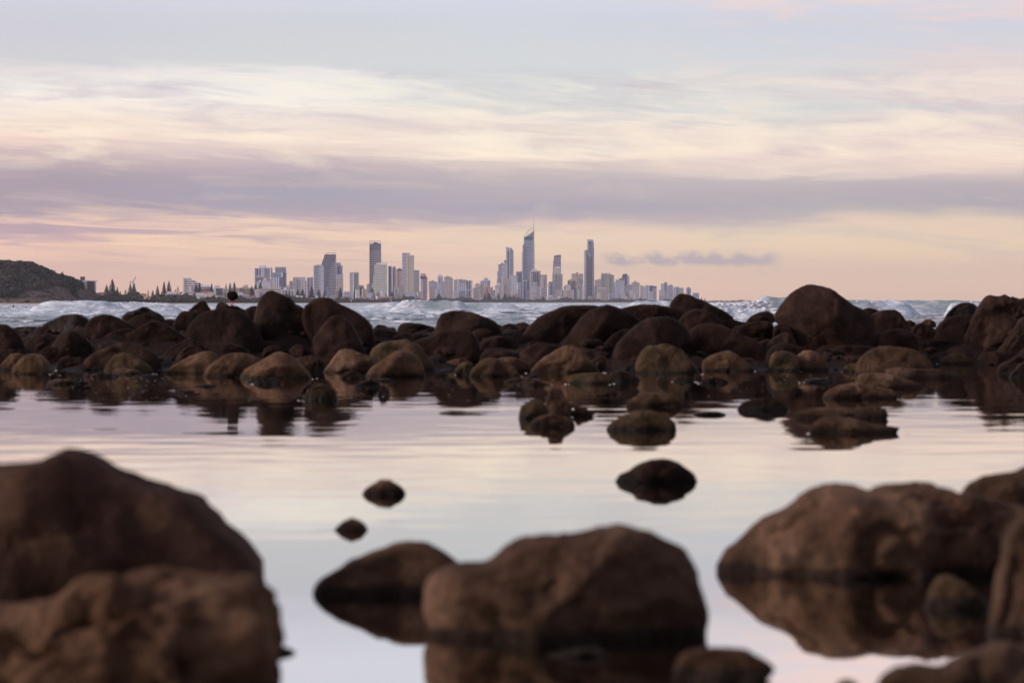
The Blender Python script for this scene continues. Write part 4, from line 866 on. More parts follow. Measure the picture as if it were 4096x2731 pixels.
# unseen wooded headland behind and to the right, added to shade the rock fronts
nh, nd = 90, 40
gx, gy = np.meshgrid(np.linspace(-110, 320, nh), np.linspace(0, 1, nd))
yy = -32 - gy * 150
zz = 42 * np.sin(np.clip(gy / 0.5, 0, 1) * math.pi / 2) ** 0.7 * np.clip((gx + 110) / 50, 0, 1) + 0.4
bk = np.stack([gx.ravel(), yy.ravel(), zz.ravel() - 0.6], 1)
bk[:, 2] += 1.2 * fbm(bk * 0.12, 4, 61) * np.clip(gy.ravel() * 6, 0, 1)
tag(mesh_obj('hills', bk, grid(nh, nd), FOREST_M, smooth=True), kind='structure')

# norfolk pines
def pine_mesh(seed, dense):
    rg = np.random.default_rng(seed); V, Fq = [], []
    nt = 17
    for i in range(nt):
        t_ = i / (nt - 1); z = 0.10 + 0.87 * t_; r = 0.235 * (1 - t_) ** 0.82 + 0.012
        nb = 9 if dense else 6
        for j in range(nb):
            if rg.random() < (0.06 if dense else 0.2): continue
            an = 2 * math.pi * (j + 0.5 * (i % 2) + rg.uniform(-.2, .2)) / nb; rr = r * rg.uniform(0.75, 1.1)
            for s_ in range(5):
                f = (s_ + 0.8) / 5 * rr; c = np.array([math.cos(an) * f, math.sin(an) * f, z + 0.10 * f + rg.uniform(-.006, .006)])
                q = (0.026 if dense else 0.017) + 0.075 * r
                for _ in range(2):
                    e1 = rg.normal(size=3); e1 /= np.linalg.norm(e1); e2 = np.cross(e1, rg.normal(size=3)); e2 /= np.linalg.norm(e2); n0 = len(V)
                    V += [c - e1 * q, c + e2 * q * .6, c + e1 * q, c - e2 * q * .6]; Fq.append((n0, n0 + 1, n0 + 2, n0 + 3))
    me = bpy.data.meshes.new('crown'); me.from_pydata([tuple(v) for v in V], [], Fq); me.materials.append(PINE_M)
    tv, tf = [], []
    for i, (z, r) in enumerate(((0, .014), (.5, .008), (1.0, .002))):
        for j in range(6): tv.append((r * math.cos(j * math.pi / 3), r * math.sin(j * math.pi / 3), z))
    for i in range(2):
        for j in range(6): tf.append((i * 6 + j, i * 6 + (j + 1) % 6, i * 6 + 6 + (j + 1) % 6, i * 6 + 6 + j))
    mt = bpy.data.meshes.new('trunk'); mt.from_pydata(tv, [], tf); mt.materials.append(BARK_M)
    return me, mt
PM = [pine_mesh(1, True), pine_mesh(2, True), pine_mesh(3, False)]
PINES = [  # zone, x, top, base, distance, kind, width factor, label
 ('1', 735, 308, 440, 2640, 0, 1.0, 'norfolk pine with spreading tiers on the crest of the headland'),
 ('1', 640, 293, 380, 2650, 2, 1.2, 'sparse pine further up the headland ridge, left of the spreading one'),
 ('1', 510, 298, 350, 2660, 0, 1.3, 'small dark pine at the foot of the headland dome'),
 ('1', 868, 372, 500, 2600, 0, 0.9, 'dark pine between the headland and the brown brick block'),
 ('1', 1255, 468, 640, 2900, 0, 1.1, 'left and lower partner of the tallest pine of the beachfront'),
 ('1', 1322, 398, 640, 2920, 1, 0.95, 'tallest and broadest pine of the beachfront right of the brick block'),
 ('1', 1380, 493, 640, 2950, 0, 0.9, 'slender pine at the right foot of the tallest pine'),
 ('1', 1413, 538, 640, 2980, 0, 0.8, 'small pointed pine last in the cluster of the tallest pine'),
 ('1', 1478, 522, 620, 3300, 2, 1.4, 'thin wide-armed pine between the two dark pine clusters'),
 ('1', 1533, 452, 640, 3000, 0, 0.9, 'left one of the twin pines under the crane jib'),
 ('1', 1577, 443, 640, 3010, 1, 0.85, 'right one of the twin pines under the crane jib'),
 ('1', 1743, 522, 630, 3200, 2, 0.8, 'pale sparse pine above the little beach pavilion'),
 ('1', 1797, 533, 650, 3200, 0, 1.0, 'bushy pine right of the beach pavilion'),
 ('1', 1852, 476, 640, 3250, 0, 0.85, 'single pine left of the tall pair before the stepped hotel'),
 ('1', 1898, 553, 630, 3300, 0, 0.8, 'low pine at the left foot of the tall pair'),
 ('1', 1930, 427, 620, 3400, 1, 0.72, 'left one of the tall pair of pines above the white flat-roofed house'),
 ('1', 1987, 420, 600, 3400, 1, 0.80, 'right one of the tall pair of pines above the white flat-roofed house'),
 ('1', 2092, 476, 610, 3450, 2, 0.85, 'feathery pine between the flat-roofed house and the stepped hotel'),
 ('1', 2063, 520, 600, 3450, 0, 0.8, 'tiny pine touching the feathery one'),
 ('2', 465, 708, 900, 3700, 0, 0.9, 'blunt dark pine before the slope of the stepped hotel'),
 ('2', 398, 742, 900, 3700, 0, 1.1, 'pointed dark pine left of the blunt one before the stepped hotel'),
 ('2', 688, 723, 880, 3800, 1, 0.9, 'pine between the two white apartment blocks'),
 ('2', 962, 718, 920, 4000, 2, 0.85, 'see-through pine with few tiers left of the bird'),
 ('2', 1037, 713, 900, 4000, 1, 0.85, 'dense pine just above the bird, the left one'),
 ('2', 1117, 697, 900, 4050, 1, 0.85, 'dense pine just above the bird, the right and taller one'),
 ('2', 1445, 766, 860, 4300, 0, 1.0, 'small pine tip over the long cream balcony block'),
 ('2', 1515, 738, 860, 4500, 0, 1.1, 'dark pine at the foot of the white framed tower'),
 ('2', 1607, 697, 840, 4700, 1, 1.0, 'broad pine before the turreted white hotel'),
 ('2', 2125, 738, 860, 4800, 2, 1.2, 'thin pine right of the dark balconied tower'),
 ('2', 2310, 820, 980, 4700, 1, 1.0, 'pine above the white house with the arched roof'),
 ('3', 50, 1072, 1200, 5000, 0, 1.3, 'low wide pine before the white tower with the dark centre line'),
 ('3', 142, 1062, 1200, 5000, 1, 1.4, 'round-shouldered pine before the charcoal tower'),
 ('3', 315, 1002, 1250, 4800, 1, 1.0, 'largest pine before the tower bases, left of the curved dark tower'),
 ('3', 447, 1068, 1200, 5400, 0, 1.2, 'dark pine before the tall white ribbon tower'),
 ('3', 547, 1108, 1200, 5400, 0, 0.9, 'narrow pine before the curved dark tower'),
 ('3', 855, 1027, 1210, 5600, 1, 1.2, 'big pine before the cream gridded block right of the curved dark tower'),
 ('3', 1132, 1048, 1200, 5800, 0, 0.9, 'slim pine before the slab tower standing apart'),
 ('3', 1247, 1037, 1250, 5600, 1, 1.1, 'big pine right of the slab tower standing apart'),
 ('3', 1457, 1042, 1240, 5700, 1, 1.15, 'big pine before the pale green gridded tower'),
 ('3', 1380, 1110, 1210, 5900, 0, 1.3, 'lower pine left of the one before the pale green tower'),
 ('3', 1562, 1112, 1210, 6000, 2, 1.5, 'spreading pine before the middle of the pale green tower'),
 ('3', 1637, 1128, 1210, 6000, 0, 1.2, 'small pine under the right part of the pale green tower'),
 ('3', 1692, 1122, 1210, 6000, 1, 1.3, 'small dense pine at the right foot of the pale green tower'),
 ('3', 1827, 1108, 1220, 6200, 0, 1.2, 'pine before the pair of slim white towers'),
 ('3', 2050, 1150, 1240, 6500, 1, 1.2, 'dark pine right of the small cream house among the towers'),
 ('3', 2310, 1145, 1230, 6800, 0, 1.6, 'wide pine under the tan gridded tower'),
 ('5', 135, 1330, 1440, 8200, 0, 1.1, 'dark pine before the white blocks under the chevron-topped towers'),
 ('5', 245, 1345, 1460, 8200, 1, 2.2, 'very wide dark tree before the cream stepped block'),
 ('5', 320, 1355, 1460, 8200, 1, 1.2, 'dark tree left of the low cream block with bright corner'),
 ('5', 855, 1385, 1470, 8300, 1, 1.3, 'dark tree before the white ribbon block in the centre of the skyline'),
 ('4', 1760, 755, 890, 8000, 0, 0.8, 'slim pine before the pink-brown buildings'),
 ('4', 1850, 775, 900, 8000, 1, 2.0, 'broad dark tree before the pink-brown buildings'),
 ('4', 680, 790, 880, 7400, 1, 2.4, 'broad low tree before the white tower with the red slit'),
 ('4', 200, 800, 880, 7200, 1, 2.6, 'broad low tree before the pink tower with the round top'),
 ('7', 125, 515, 560, 11800, 1, 1.3, 'tiny pine on the far point, right of the last tower'),
 ('7', 187, 530, 575, 12000, 1, 1.3, 'second tiny pine on the far point, on its own'),
 ('7', 590, 550, 600, 12600, 0, 0.5, 'tall thin tree on the far low shore'),
 ('7', 697, 565, 600, 12800, 1, 1.3, 'round-headed tree on the far low shore'),
 ('7', 828, 558, 600, 13000, 0, 1.2, 'left one of the last two trees before the breaking wave'),
 ('7', 868, 565, 600, 13000, 1, 1.2, 'right one of the last two trees before the breaking wave'),
]



for z_, x_, t0, b0, dd, kd, wf, lb in PINES:
    bp_, tp_ = P(*zp(z_, x_, b0), dd), P(*zp(z_, x_, t0), dd)
    h_ = tp_.z - LZ
    root = empty('norfolk_pine', (bp_.x, dd, LZ), lb, 'pine tree', 'norfolk pines along the coast', rz=random.Random(x_).uniform(0, 6))
    root.scale = (h_ * wf, h_ * wf, h_)
    if z_ == '1' and x_ < 800:   # rooted on the hill
        zb = bp_.z - 2; root.location.z = zb; h_ = tp_.z - zb; root.scale = (h_ * wf, h_ * wf, h_)
    me_, mt_ = PM[kd]
    for nm_, dat in (('crown', me_), ('trunk', mt_)):
        c_ = bpy.data.objects.new(nm_, dat); COL.objects.link(c_); c_.parent = root
# ------------------------------------------------------------------ buildings
_bi = [0]
def prism(pts, y0, y1):
    n_ = len(pts)
    ar = sum(pts[i][0] * pts[(i + 1) % n_][1] - pts[(i + 1) % n_][0] * pts[i][1] for i in range(n_))
    if ar < 0: pts = pts[::-1]
    V = [(x, y0, z) for x, z in pts] + [(x, y1, z) for x, z in pts]
    Fq = [tuple(range(n_)), tuple(range(2 * n_ - 1, n_ - 1, -1))] + [(i + n_, (i + 1) % n_ + n_, (i + 1) % n_, i) for i in range(n_)]
    return V, Fq
HZ = 0
def building(label, zone, d, comps, name='tower', cat='tower', group='high-rise towers of the far skyline', phi=None, ratio=0.5):
    _bi[0] += 1; rg = random.Random(_bi[0])
    xsx = []
    for c_ in comps:
        sh = c_[2]
        xsx += [q[0] for q in sh] if isinstance(sh, list) else [sh[0], sh[2]]
    x0, x1 = min(xsx), max(xsx); xc = (x0 + x1) / 2
    s_ = ZONES[zone][2]
    W = (x1 - x0) * s_ / F * d
    if phi is None: phi = rg.uniform(7, 16)
    phr = R(phi); k = 1 / (math.cos(phr) + ratio * abs(math.sin(phr)))
    loc = P(*zp(zone, xc, 600), d)
    root = empty(name, (loc.x, d, LZ), label, cat, group, rz=phr)
    for i, c_ in enumerate(comps):
        part, mk, sh = c_[:3]; kw = c_[3] if len(c_) > 3 else {}
        if isinstance(sh, tuple):
            y1_ = sh[3] if len(sh) > 3 else None
            sh = [(sh[0], sh[1]), (sh[2], sh[1]), (sh[2], y1_), (sh[0], y1_)]
        pts_ = []
        for x, y in sh:
            X_w = ((x - xc) * s_) / F * d * k
            Zw = 0.0 if y is None else P(*zp(zone, xc, y), d).z - LZ
            pts_.append((X_w, max(Zw, 0.0)))
        dy = kw.get('dy', 0.9 * i + 0.3); dp = kw.get('depth', W * ratio * (0.97 if i else 1.0))
        if kw.get('slabs'):
            n_ = kw['slabs']; zt = max(q[1] for q in pts_); zb = min(q[1] for q in pts_); xa = min(q[0] for q in pts_); xb = max(q[0] for q in pts_)
            V, Fq = [], []
            for j in range(n_):
                z_ = zb + (zt - zb) * (j + 0.62) / n_; th = (zt - zb) / n_ * kw.get('th', 0.33)
                v2, f2 = prism([(xa, z_), (xb, z_), (xb, z_ + th), (xa, z_ + th)], -dy - kw.get('out', 2.0), -dy + 0.8)
                m_ = len(V); V += v2; Fq += [tuple(q + m_ for q in ff) for ff in f2]
        else:
            V, Fq = prism(pts_, -dy, -dy + dp if 'depth' in kw else dp - 0.02 * i)
        mesh_obj(part, V, Fq, FM[mk], root)
    return root
LOW = dict(name='apartment_building', cat='apartment block', group='low buildings along the beachfront')
HSE = dict(name='house', cat='house', group='houses along the beachfront')
B = building
# near coast
B('white house half hidden in the trees at the left end of the headland top', '1', 2640, [('wall', 'N1', (-20, 232, 45, 300)), ('roof', 'pl', (-25, 224, 30, 233))], phi=0, **HSE)
B('grey flat-roofed house in the trees on the top of the headland', '1', 2640, [('wall', 'pl', (172, 215, 240, 300)), ('roof', 'pg', (165, 206, 249, 216))], phi=0, **HSE)
B('brown brick apartment block with white balconies and rooftop box beyond the headland', '1', 2750, [('wall', 'br', (918, 424, 1082)), ('roof', 'pw', (917, 414, 1138, 425)), ('plant_room', 'br', (945, 372, 990, 414), dict(depth=12)),
   ('recess', 'pd', (975, 428, 1030, 545)), ('balcony', 'pw', (976, 428, 1029, 548), dict(slabs=5, th=0.55, dy=1.6)), ('glazed_corner', 'gz', (1082, 426, 1118)), ('balcony', 'pw', (1080, 426, 1138, 550), dict(slabs=5, th=0.5, dy=2))], phi=4, **LOW)
B('long dark flat-roofed house with pale fascia before the tall pine pair', '1', 3300, [('wall', 'pd', (1935, 600, 2250)), ('roof', 'pl', (1935, 592, 2250, 601))], phi=3, **HSE)
B('white flat-roofed house with small windows under the tall pine pair', '1', 3350, [('wall', 'N1', (1940, 572, 2090)), ('roof', 'pw', (1965, 545, 2085, 574))], phi=4, **HSE)
B('brown low house with a garage-like wall left of the white gabled house', '1', 3280, [('wall', 'pc', (2180, 600, 2255)), ('roof', 'pg', (2175, 592, 2262, 601))], phi=3, **HSE)
B('small house with an orange tiled roof left of the sparse pine', '1', 3250, [('wall', 'pc', (1650, 585, 1722)), ('roof', 'or', [(1642, 587), (1665, 568), (1712, 570), (1730, 587)])], phi=6, **HSE)
B('pale grey low house between the two dark pine clusters', '1', 3200, [('wall', 'pl', (1425, 590, 1505)), ('roof', 'pg', [(1420, 592), (1440, 578), (1492, 578), (1510, 592)])], phi=6, **HSE)
B('long red-brown roofed house beside the tallest pine', '1', 3100, [('wall', 'pc', (1150, 575, 1235)), ('roof', 'pr', [(1145, 577), (1160, 556), (1215, 556), (1240, 577)])], phi=6, **HSE)
B('small white beachfront house with a porch below the tallest pine', '1', 2850, [('wall', 'pw', (1270, 620, 1320)), ('roof', 'pg', [(1265, 622), (1280, 610), (1312, 610), (1325, 622)])], phi=6, **HSE)
B('white stepped hotel descending to the right in ribbon-windowed terraces', '2', 5000, [('wall', 'N1', [(150, 640), (305, 640), (305, 660), (368, 664), (370, 684), (412, 690), (412, 706), (470, 712), (475, 732), (520, 740), (525, 752), (570, 758), (600, 775), (600, None), (150, None)]),
   ('end_wall', 'pw', (148, 624, 176), dict(dy=1.5)), ('roof', 'pw', (150, 620, 305, 642), dict(dy=1)), ('stair_tower', 'pw', (275, 775, 303, 890), dict(dy=2)), ('ramp', 'pw', [(300, 705), (312, 700), (395, 770), (385, 776)], dict(dy=2.5, depth=5))], name='hotel', cat='hotel', group='low buildings along the beachfront', phi=3, ratio=0.2)
B('white three-storey building with dark ribbon windows right of the blunt dark pine', '2', 3800, [('wall', 'pw', (470, 790, 695)), ('upper_storey', 'pw', (478, 755, 640, 792), dict(dy=-3)), ('window_band', 'gz', (478, 792, 690, 803)), ('window_band', 'gz', (560, 830, 690, 850)), ('window_band', 'gz', (475, 832, 545, 856))], phi=4, **LOW)
B('white gridded apartment block with a rooftop box left of the bird', '2', 4100, [('wall', 'pw', (722, 805, 962)), ('plant_room', 'pw', (740, 758, 836, 806), dict(depth=9)), ('window_band', 'gz', (765, 822, 832, 850)), ('window_band', 'gz', (838, 822, 862, 840)), ('window_band', 'gz', (872, 822, 905, 840)),
   ('window_band', 'gz', (765, 860, 832, 882)), ('window_band', 'gz', (838, 858, 905, 874)), ('window_band', 'gz', (765, 895, 905, 912)), ('window_band', 'gz', (765, 928, 905, 942)), ('balcony', 'pw', (905, 815, 968, 955), dict(slabs=4, th=0.4))], phi=4, **LOW)
B('long cream block with open balconies on four floors right of the bird', '2', 4400, [('wall', 'pg', (1152, 812, 1495)), ('roof', 'pc', (1150, 804, 1497, 813)), ('plant_room', 'pc', [(1270, 806), (1270, 768), (1300, 768), (1345, 740), (1376, 768), (1376, 806)], dict(depth=9)),
   ('balcony', 'pc', (1155, 815, 1492, 960), dict(slabs=4, th=0.35)), ('fin', 'pw', (1243, 806, 1252)), ('fin', 'pw', (1443, 806, 1452)), ('fin', 'pc', (1345, 815, 1353)), ('fin', 'pd', (1232, 800, 1242, 880))], phi=3, **LOW)
B('white house with a long low brown-white roof left of the bird', '2', 3550, [('wall', 'pw', (400, 915, 560)), ('roof', 'pg', [(295, 905), (310, 890), (605, 885), (608, 900), (560, 916)]), ('window_band', 'gz', (470, 990, 560, 1010)), ('gable', 'pw', [(380, 950), (400, 912), (560, 912), (585, 950)])], phi=3, **HSE)
B('cream house with a red tiled roof and chimney under the feathery dark pine', '2', 3650, [('wall', 'pc', (596, 885, 726)), ('roof', 'pr', [(470, 880), (510, 855), (620, 853), (700, 880), (680, 890)]), ('balcony', 'pw', (640, 890, 724, 1000), dict(slabs=3))], phi=3, **HSE)
B('white boxy beach house just right of the bird', '2', 3700, [('wall', 'pw', (1182, 905, 1290)), ('roof', 'pw', [(1180, 908), (1190, 893), (1250, 890), (1285, 915)]), ('window_band', 'gz', (1200, 945, 1280, 965))], phi=3, **HSE)
B('dark stepped beach house with white terraces right of the boxy white one', '2', 3680, [('wall', 'pg', (1285, 930, 1385)), ('balcony', 'pw', (1290, 935, 1400, 1010), dict(slabs=3))], phi=3, **HSE)
B('low house with a bright red tiled roof left of the tallest blunt boulder', '2', 3750, [('wall', 'pc', (1395, 985, 1500)), ('roof', 'pr', [(1385, 986), (1400, 945), (1490, 945), (1508, 986)])], phi=3, **HSE)
B('cream apartment house with stacked balconies left of the tallest blunt boulder', '2', 4200, [('wall', 'pc', (1502, 835, 1600)), ('balcony', 'pw', (1500, 850, 1588, 1030), dict(slabs=5))], phi=3, **LOW)
B('pale stepped apartment block behind the tallest blunt boulder', '2', 4500, [('wall', 'C', (1580, 822, 1850)), ('upper_storey', 'pc', (1640, 780, 1720, 824)), ('upper_storey', 'pc', (1790, 785, 2000, 824)), ('wing', 'C', (1850, 810, 2000))], phi=3, **LOW)
B('white four-storey block with a grid of dark openings right of the blunt boulder', '2', 4800, [('wall', 'pd', (2010, 850, 2245)), ('roof', 'pw', (2005, 838, 2250, 852)), ('plant_room', 'pw', (2045, 795, 2108, 840), dict(depth=9)), ('balcony', 'pw', (2005, 852, 2250, 972), dict(slabs=4, th=0.5, out=0.5, dy=1)),
   ('fin', 'pw', (2006, 846, 2020)), ('fin', 'pw', (2062, 846, 2074)), ('fin', 'pw', (2120, 846, 2132)), ('fin', 'pw', (2178, 846, 2190)), ('fin', 'pw', (2236, 846, 2249))], phi=2, **LOW)
B('white house with an arched roof right of the gridded four-storey block', '3', 4600, [('wall', 'N1', (5, 1215, 145)), ('roof', 'pw', [(0, 1218), (5, 1192), (30, 1178), (60, 1182), (85, 1195), (145, 1190), (145, 1218)]), ('window_band', 'gz', (30, 1240, 80, 1258))], phi=3, **HSE)
# the left towers
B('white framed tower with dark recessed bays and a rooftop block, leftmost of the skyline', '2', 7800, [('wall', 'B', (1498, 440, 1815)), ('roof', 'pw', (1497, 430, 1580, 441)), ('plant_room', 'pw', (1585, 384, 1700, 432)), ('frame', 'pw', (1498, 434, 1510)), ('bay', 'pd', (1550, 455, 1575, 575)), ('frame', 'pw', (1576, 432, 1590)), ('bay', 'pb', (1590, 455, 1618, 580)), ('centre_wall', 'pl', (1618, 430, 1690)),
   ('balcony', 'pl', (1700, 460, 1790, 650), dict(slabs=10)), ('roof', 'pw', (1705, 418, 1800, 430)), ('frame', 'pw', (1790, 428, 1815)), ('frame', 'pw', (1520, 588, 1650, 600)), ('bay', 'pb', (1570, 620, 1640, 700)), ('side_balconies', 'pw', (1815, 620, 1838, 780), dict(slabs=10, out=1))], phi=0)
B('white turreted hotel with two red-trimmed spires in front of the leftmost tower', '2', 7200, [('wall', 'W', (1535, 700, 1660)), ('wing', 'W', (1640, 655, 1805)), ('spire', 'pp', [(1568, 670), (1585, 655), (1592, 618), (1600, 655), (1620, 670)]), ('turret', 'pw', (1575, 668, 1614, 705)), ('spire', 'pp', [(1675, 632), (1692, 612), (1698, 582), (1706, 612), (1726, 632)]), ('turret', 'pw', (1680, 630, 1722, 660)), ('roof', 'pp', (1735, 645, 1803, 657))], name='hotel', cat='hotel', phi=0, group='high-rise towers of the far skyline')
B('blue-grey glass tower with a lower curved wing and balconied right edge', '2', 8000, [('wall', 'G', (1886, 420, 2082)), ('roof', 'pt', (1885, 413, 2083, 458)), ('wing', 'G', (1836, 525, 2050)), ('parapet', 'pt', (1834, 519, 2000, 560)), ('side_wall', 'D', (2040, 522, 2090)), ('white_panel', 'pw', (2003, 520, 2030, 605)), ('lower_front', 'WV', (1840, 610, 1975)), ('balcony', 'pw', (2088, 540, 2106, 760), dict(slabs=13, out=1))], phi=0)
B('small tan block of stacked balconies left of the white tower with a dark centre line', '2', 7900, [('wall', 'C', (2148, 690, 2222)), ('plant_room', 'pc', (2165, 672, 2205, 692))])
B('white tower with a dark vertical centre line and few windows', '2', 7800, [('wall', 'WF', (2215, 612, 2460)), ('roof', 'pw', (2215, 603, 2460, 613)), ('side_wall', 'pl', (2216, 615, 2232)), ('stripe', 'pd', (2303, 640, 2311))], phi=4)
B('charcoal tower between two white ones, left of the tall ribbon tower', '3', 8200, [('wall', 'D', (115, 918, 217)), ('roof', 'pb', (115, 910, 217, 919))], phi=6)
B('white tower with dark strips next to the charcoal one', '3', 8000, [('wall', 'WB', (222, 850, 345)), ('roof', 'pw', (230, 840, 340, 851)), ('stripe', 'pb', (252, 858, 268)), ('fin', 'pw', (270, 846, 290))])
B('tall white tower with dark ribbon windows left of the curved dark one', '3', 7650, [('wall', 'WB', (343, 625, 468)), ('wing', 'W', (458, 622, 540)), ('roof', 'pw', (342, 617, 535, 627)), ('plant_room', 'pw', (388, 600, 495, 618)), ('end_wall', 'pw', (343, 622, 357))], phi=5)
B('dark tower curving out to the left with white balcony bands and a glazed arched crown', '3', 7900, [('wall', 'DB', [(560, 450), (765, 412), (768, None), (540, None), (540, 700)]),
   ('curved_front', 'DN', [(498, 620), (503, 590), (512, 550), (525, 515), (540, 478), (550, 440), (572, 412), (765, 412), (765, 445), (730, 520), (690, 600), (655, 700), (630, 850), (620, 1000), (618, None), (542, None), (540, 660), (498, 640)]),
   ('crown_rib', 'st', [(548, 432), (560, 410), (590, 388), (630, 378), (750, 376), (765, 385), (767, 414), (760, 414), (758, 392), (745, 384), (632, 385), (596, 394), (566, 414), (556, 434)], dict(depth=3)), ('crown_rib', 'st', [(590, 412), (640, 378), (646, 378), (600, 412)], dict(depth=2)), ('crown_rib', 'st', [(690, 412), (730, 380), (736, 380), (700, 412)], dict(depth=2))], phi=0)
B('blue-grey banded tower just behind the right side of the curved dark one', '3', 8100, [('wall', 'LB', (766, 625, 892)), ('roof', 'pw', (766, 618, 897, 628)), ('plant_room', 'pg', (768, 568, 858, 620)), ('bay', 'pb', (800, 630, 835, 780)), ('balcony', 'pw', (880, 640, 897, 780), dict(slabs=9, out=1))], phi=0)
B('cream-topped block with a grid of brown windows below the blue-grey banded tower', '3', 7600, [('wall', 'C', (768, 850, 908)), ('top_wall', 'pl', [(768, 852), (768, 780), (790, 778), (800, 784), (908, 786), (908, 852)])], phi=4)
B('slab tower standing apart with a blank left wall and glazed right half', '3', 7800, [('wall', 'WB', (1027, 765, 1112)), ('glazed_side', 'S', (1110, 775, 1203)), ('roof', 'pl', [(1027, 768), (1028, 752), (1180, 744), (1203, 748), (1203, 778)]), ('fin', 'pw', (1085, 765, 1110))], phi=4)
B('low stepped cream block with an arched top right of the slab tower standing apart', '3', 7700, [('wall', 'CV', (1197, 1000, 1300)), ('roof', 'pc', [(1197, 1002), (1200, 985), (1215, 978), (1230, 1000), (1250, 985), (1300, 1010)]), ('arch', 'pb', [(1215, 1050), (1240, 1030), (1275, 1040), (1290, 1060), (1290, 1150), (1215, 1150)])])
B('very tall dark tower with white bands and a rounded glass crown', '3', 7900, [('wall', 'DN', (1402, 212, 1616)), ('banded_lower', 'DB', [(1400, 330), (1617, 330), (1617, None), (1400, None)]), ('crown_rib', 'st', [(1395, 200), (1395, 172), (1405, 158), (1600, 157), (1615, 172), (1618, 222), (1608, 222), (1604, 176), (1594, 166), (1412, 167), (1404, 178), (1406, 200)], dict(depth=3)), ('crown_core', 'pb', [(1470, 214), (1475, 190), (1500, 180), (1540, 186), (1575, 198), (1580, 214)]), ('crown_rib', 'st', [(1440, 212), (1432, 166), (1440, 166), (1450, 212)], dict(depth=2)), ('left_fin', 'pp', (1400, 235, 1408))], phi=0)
B('pale green and white gridded tower with an open arch on its roof', '3', 7600, [('wall', 'GG', (1490, 606, 1735)), ('plant_room', 'pw', (1532, 564, 1622, 608)), ('roof_arch', 'pw', [(1620, 570), (1700, 562), (1735, 562), (1735, 632), (1722, 632), (1715, 585), (1640, 582), (1622, 600)], dict(depth=8)), ('lift_tower', 'pw', (1648, 598, 1690, 608)), ('lower_front', 'GG', (1468, 800, 1732)), ('podium_front', 'GG', (1435, 965, 1738))], phi=3)
B('tan block half hidden left of the very tall banded tower', '3', 8050, [('wall', 'C', (1350, 980, 1420)), ('roof', 'pg', [(1348, 982), (1358, 966), (1372, 974), (1400, 962), (1420, 980)])])
B('slim white tower with a dark glass centre right of the pale green one', '3', 8000, [('wall', 'WV', (1753, 636, 1826)), ('roof', 'pw', (1753, 630, 1826, 638)), ('stripe', 'pb', (1768, 642, 1800))], phi=3)
B('slim white tower with a dark peaked cap, second of the slim pair', '3', 8050, [('wall', 'WF', (1829, 655, 1900)), ('roof', 'pb', [(1845, 645), (1868, 628), (1888, 645)]), ('parapet', 'pw', (1840, 643, 1897, 657)), ('stripe', 'pb', (1845, 660, 1862))], phi=3)
B('white block of plain walls between the slim pair and the pink tower', '3', 7950, [('wall', 'WF', (1872, 1010, 1945))])
B('salmon pink tower with a dark domed roof', '3', 8500, [('wall', 'P', (1898, 715, 2015)), ('roof', 'pb', [(1925, 716), (1930, 690), (1945, 676), (1980, 672), (2000, 684), (2015, 700), (2015, 716)]), ('left_bay', 'pc', (1898, 690, 1926))], phi=0)
B('cream mid-rise with small windows under the pink tower', '3', 8200, [('wall', 'C', (1942, 1020, 2062))])
B('tallest white tower of the left half, two slabs with a yellow stripe between', '3', 8300, [('wall', 'WB', (2015, 395, 2125)), ('side_wall', 'WF', (2090, 392, 2163)), ('roof', 'pl', (2014, 384, 2163, 397)), ('stripe', 'py', (2126, 437, 2146)), ('right_slab', 'GG', (2146, 440, 2243)), ('roof', 'pw', (2122, 428, 2244, 441)), ('podium', 'pl', (2080, 1122, 2270))], phi=3)
B('tan tower with a grid of dark openings behind the tallest white one', '3', 8600, [('wall', 'S', (2240, 722, 2340)), ('roof', 'pg', (2240, 709, 2340, 724)), ('balcony', 'pc', (2335, 730, 2348, 1100), dict(slabs=22, out=1))], phi=3)
B('small cream house with a gable low among the tower bases', '3', 6400, [('wall', 'pc', [(1880, None), (1880, 1150), (1920, 1128), (2020, 1160), (2020, None)]), ('window_band', 'gz', (1895, 1165, 1950, 1175)), ('window_band', 'gz', (1895, 1192, 2000, 1200))], **HSE)
B('white balconied house block below the gap right of the curved dark tower', '3', 5500, [('wall', 'W', (903, 1120, 1045)), ('roof', 'pw', [(900, 1122), (905, 1104), (960, 1104), (975, 1112), (1020, 1110), (1045, 1125)])], **LOW)
B('low pinkish strip of buildings before the foot of the curved dark tower', '3', 5200, [('wall', 'pc', (560, 1205, 790)), ('roof', 'pp', (560, 1196, 790, 1206))], **LOW)
B('white pitched-roof house right of the pinkish strip', '3', 5100, [('wall', 'pl', (835, 1235, 905)), ('roof', 'pw', [(828, 1236), (835, 1210), (905, 1208), (914, 1236)])], **HSE)
B('white low club building before the pale green tower', '3', 5600, [('wall', 'pg', (1335, 1235, 1420)), ('awning', 'pw', (1320, 1203, 1430, 1212)), ('lower_wall', 'pw', (1330, 1245, 1412, 1268))], **LOW)
B('long white low-roofed row before the slim pair of towers', '3', 5800, [('wall', 'pp', (1530, 1215, 1840)), ('roof', 'pw', (1535, 1200, 1700, 1216)), ('roof', 'pc', (1720, 1205, 1840, 1216))], **LOW)
B('tiny white-walled roof in the dunes left of the curved dark tower', '3', 5000, [('wall', 'pw', (380, 1195, 440)), ('roof', 'pw', [(378, 1197), (390, 1183), (432, 1183), (445, 1197)])], **HSE)
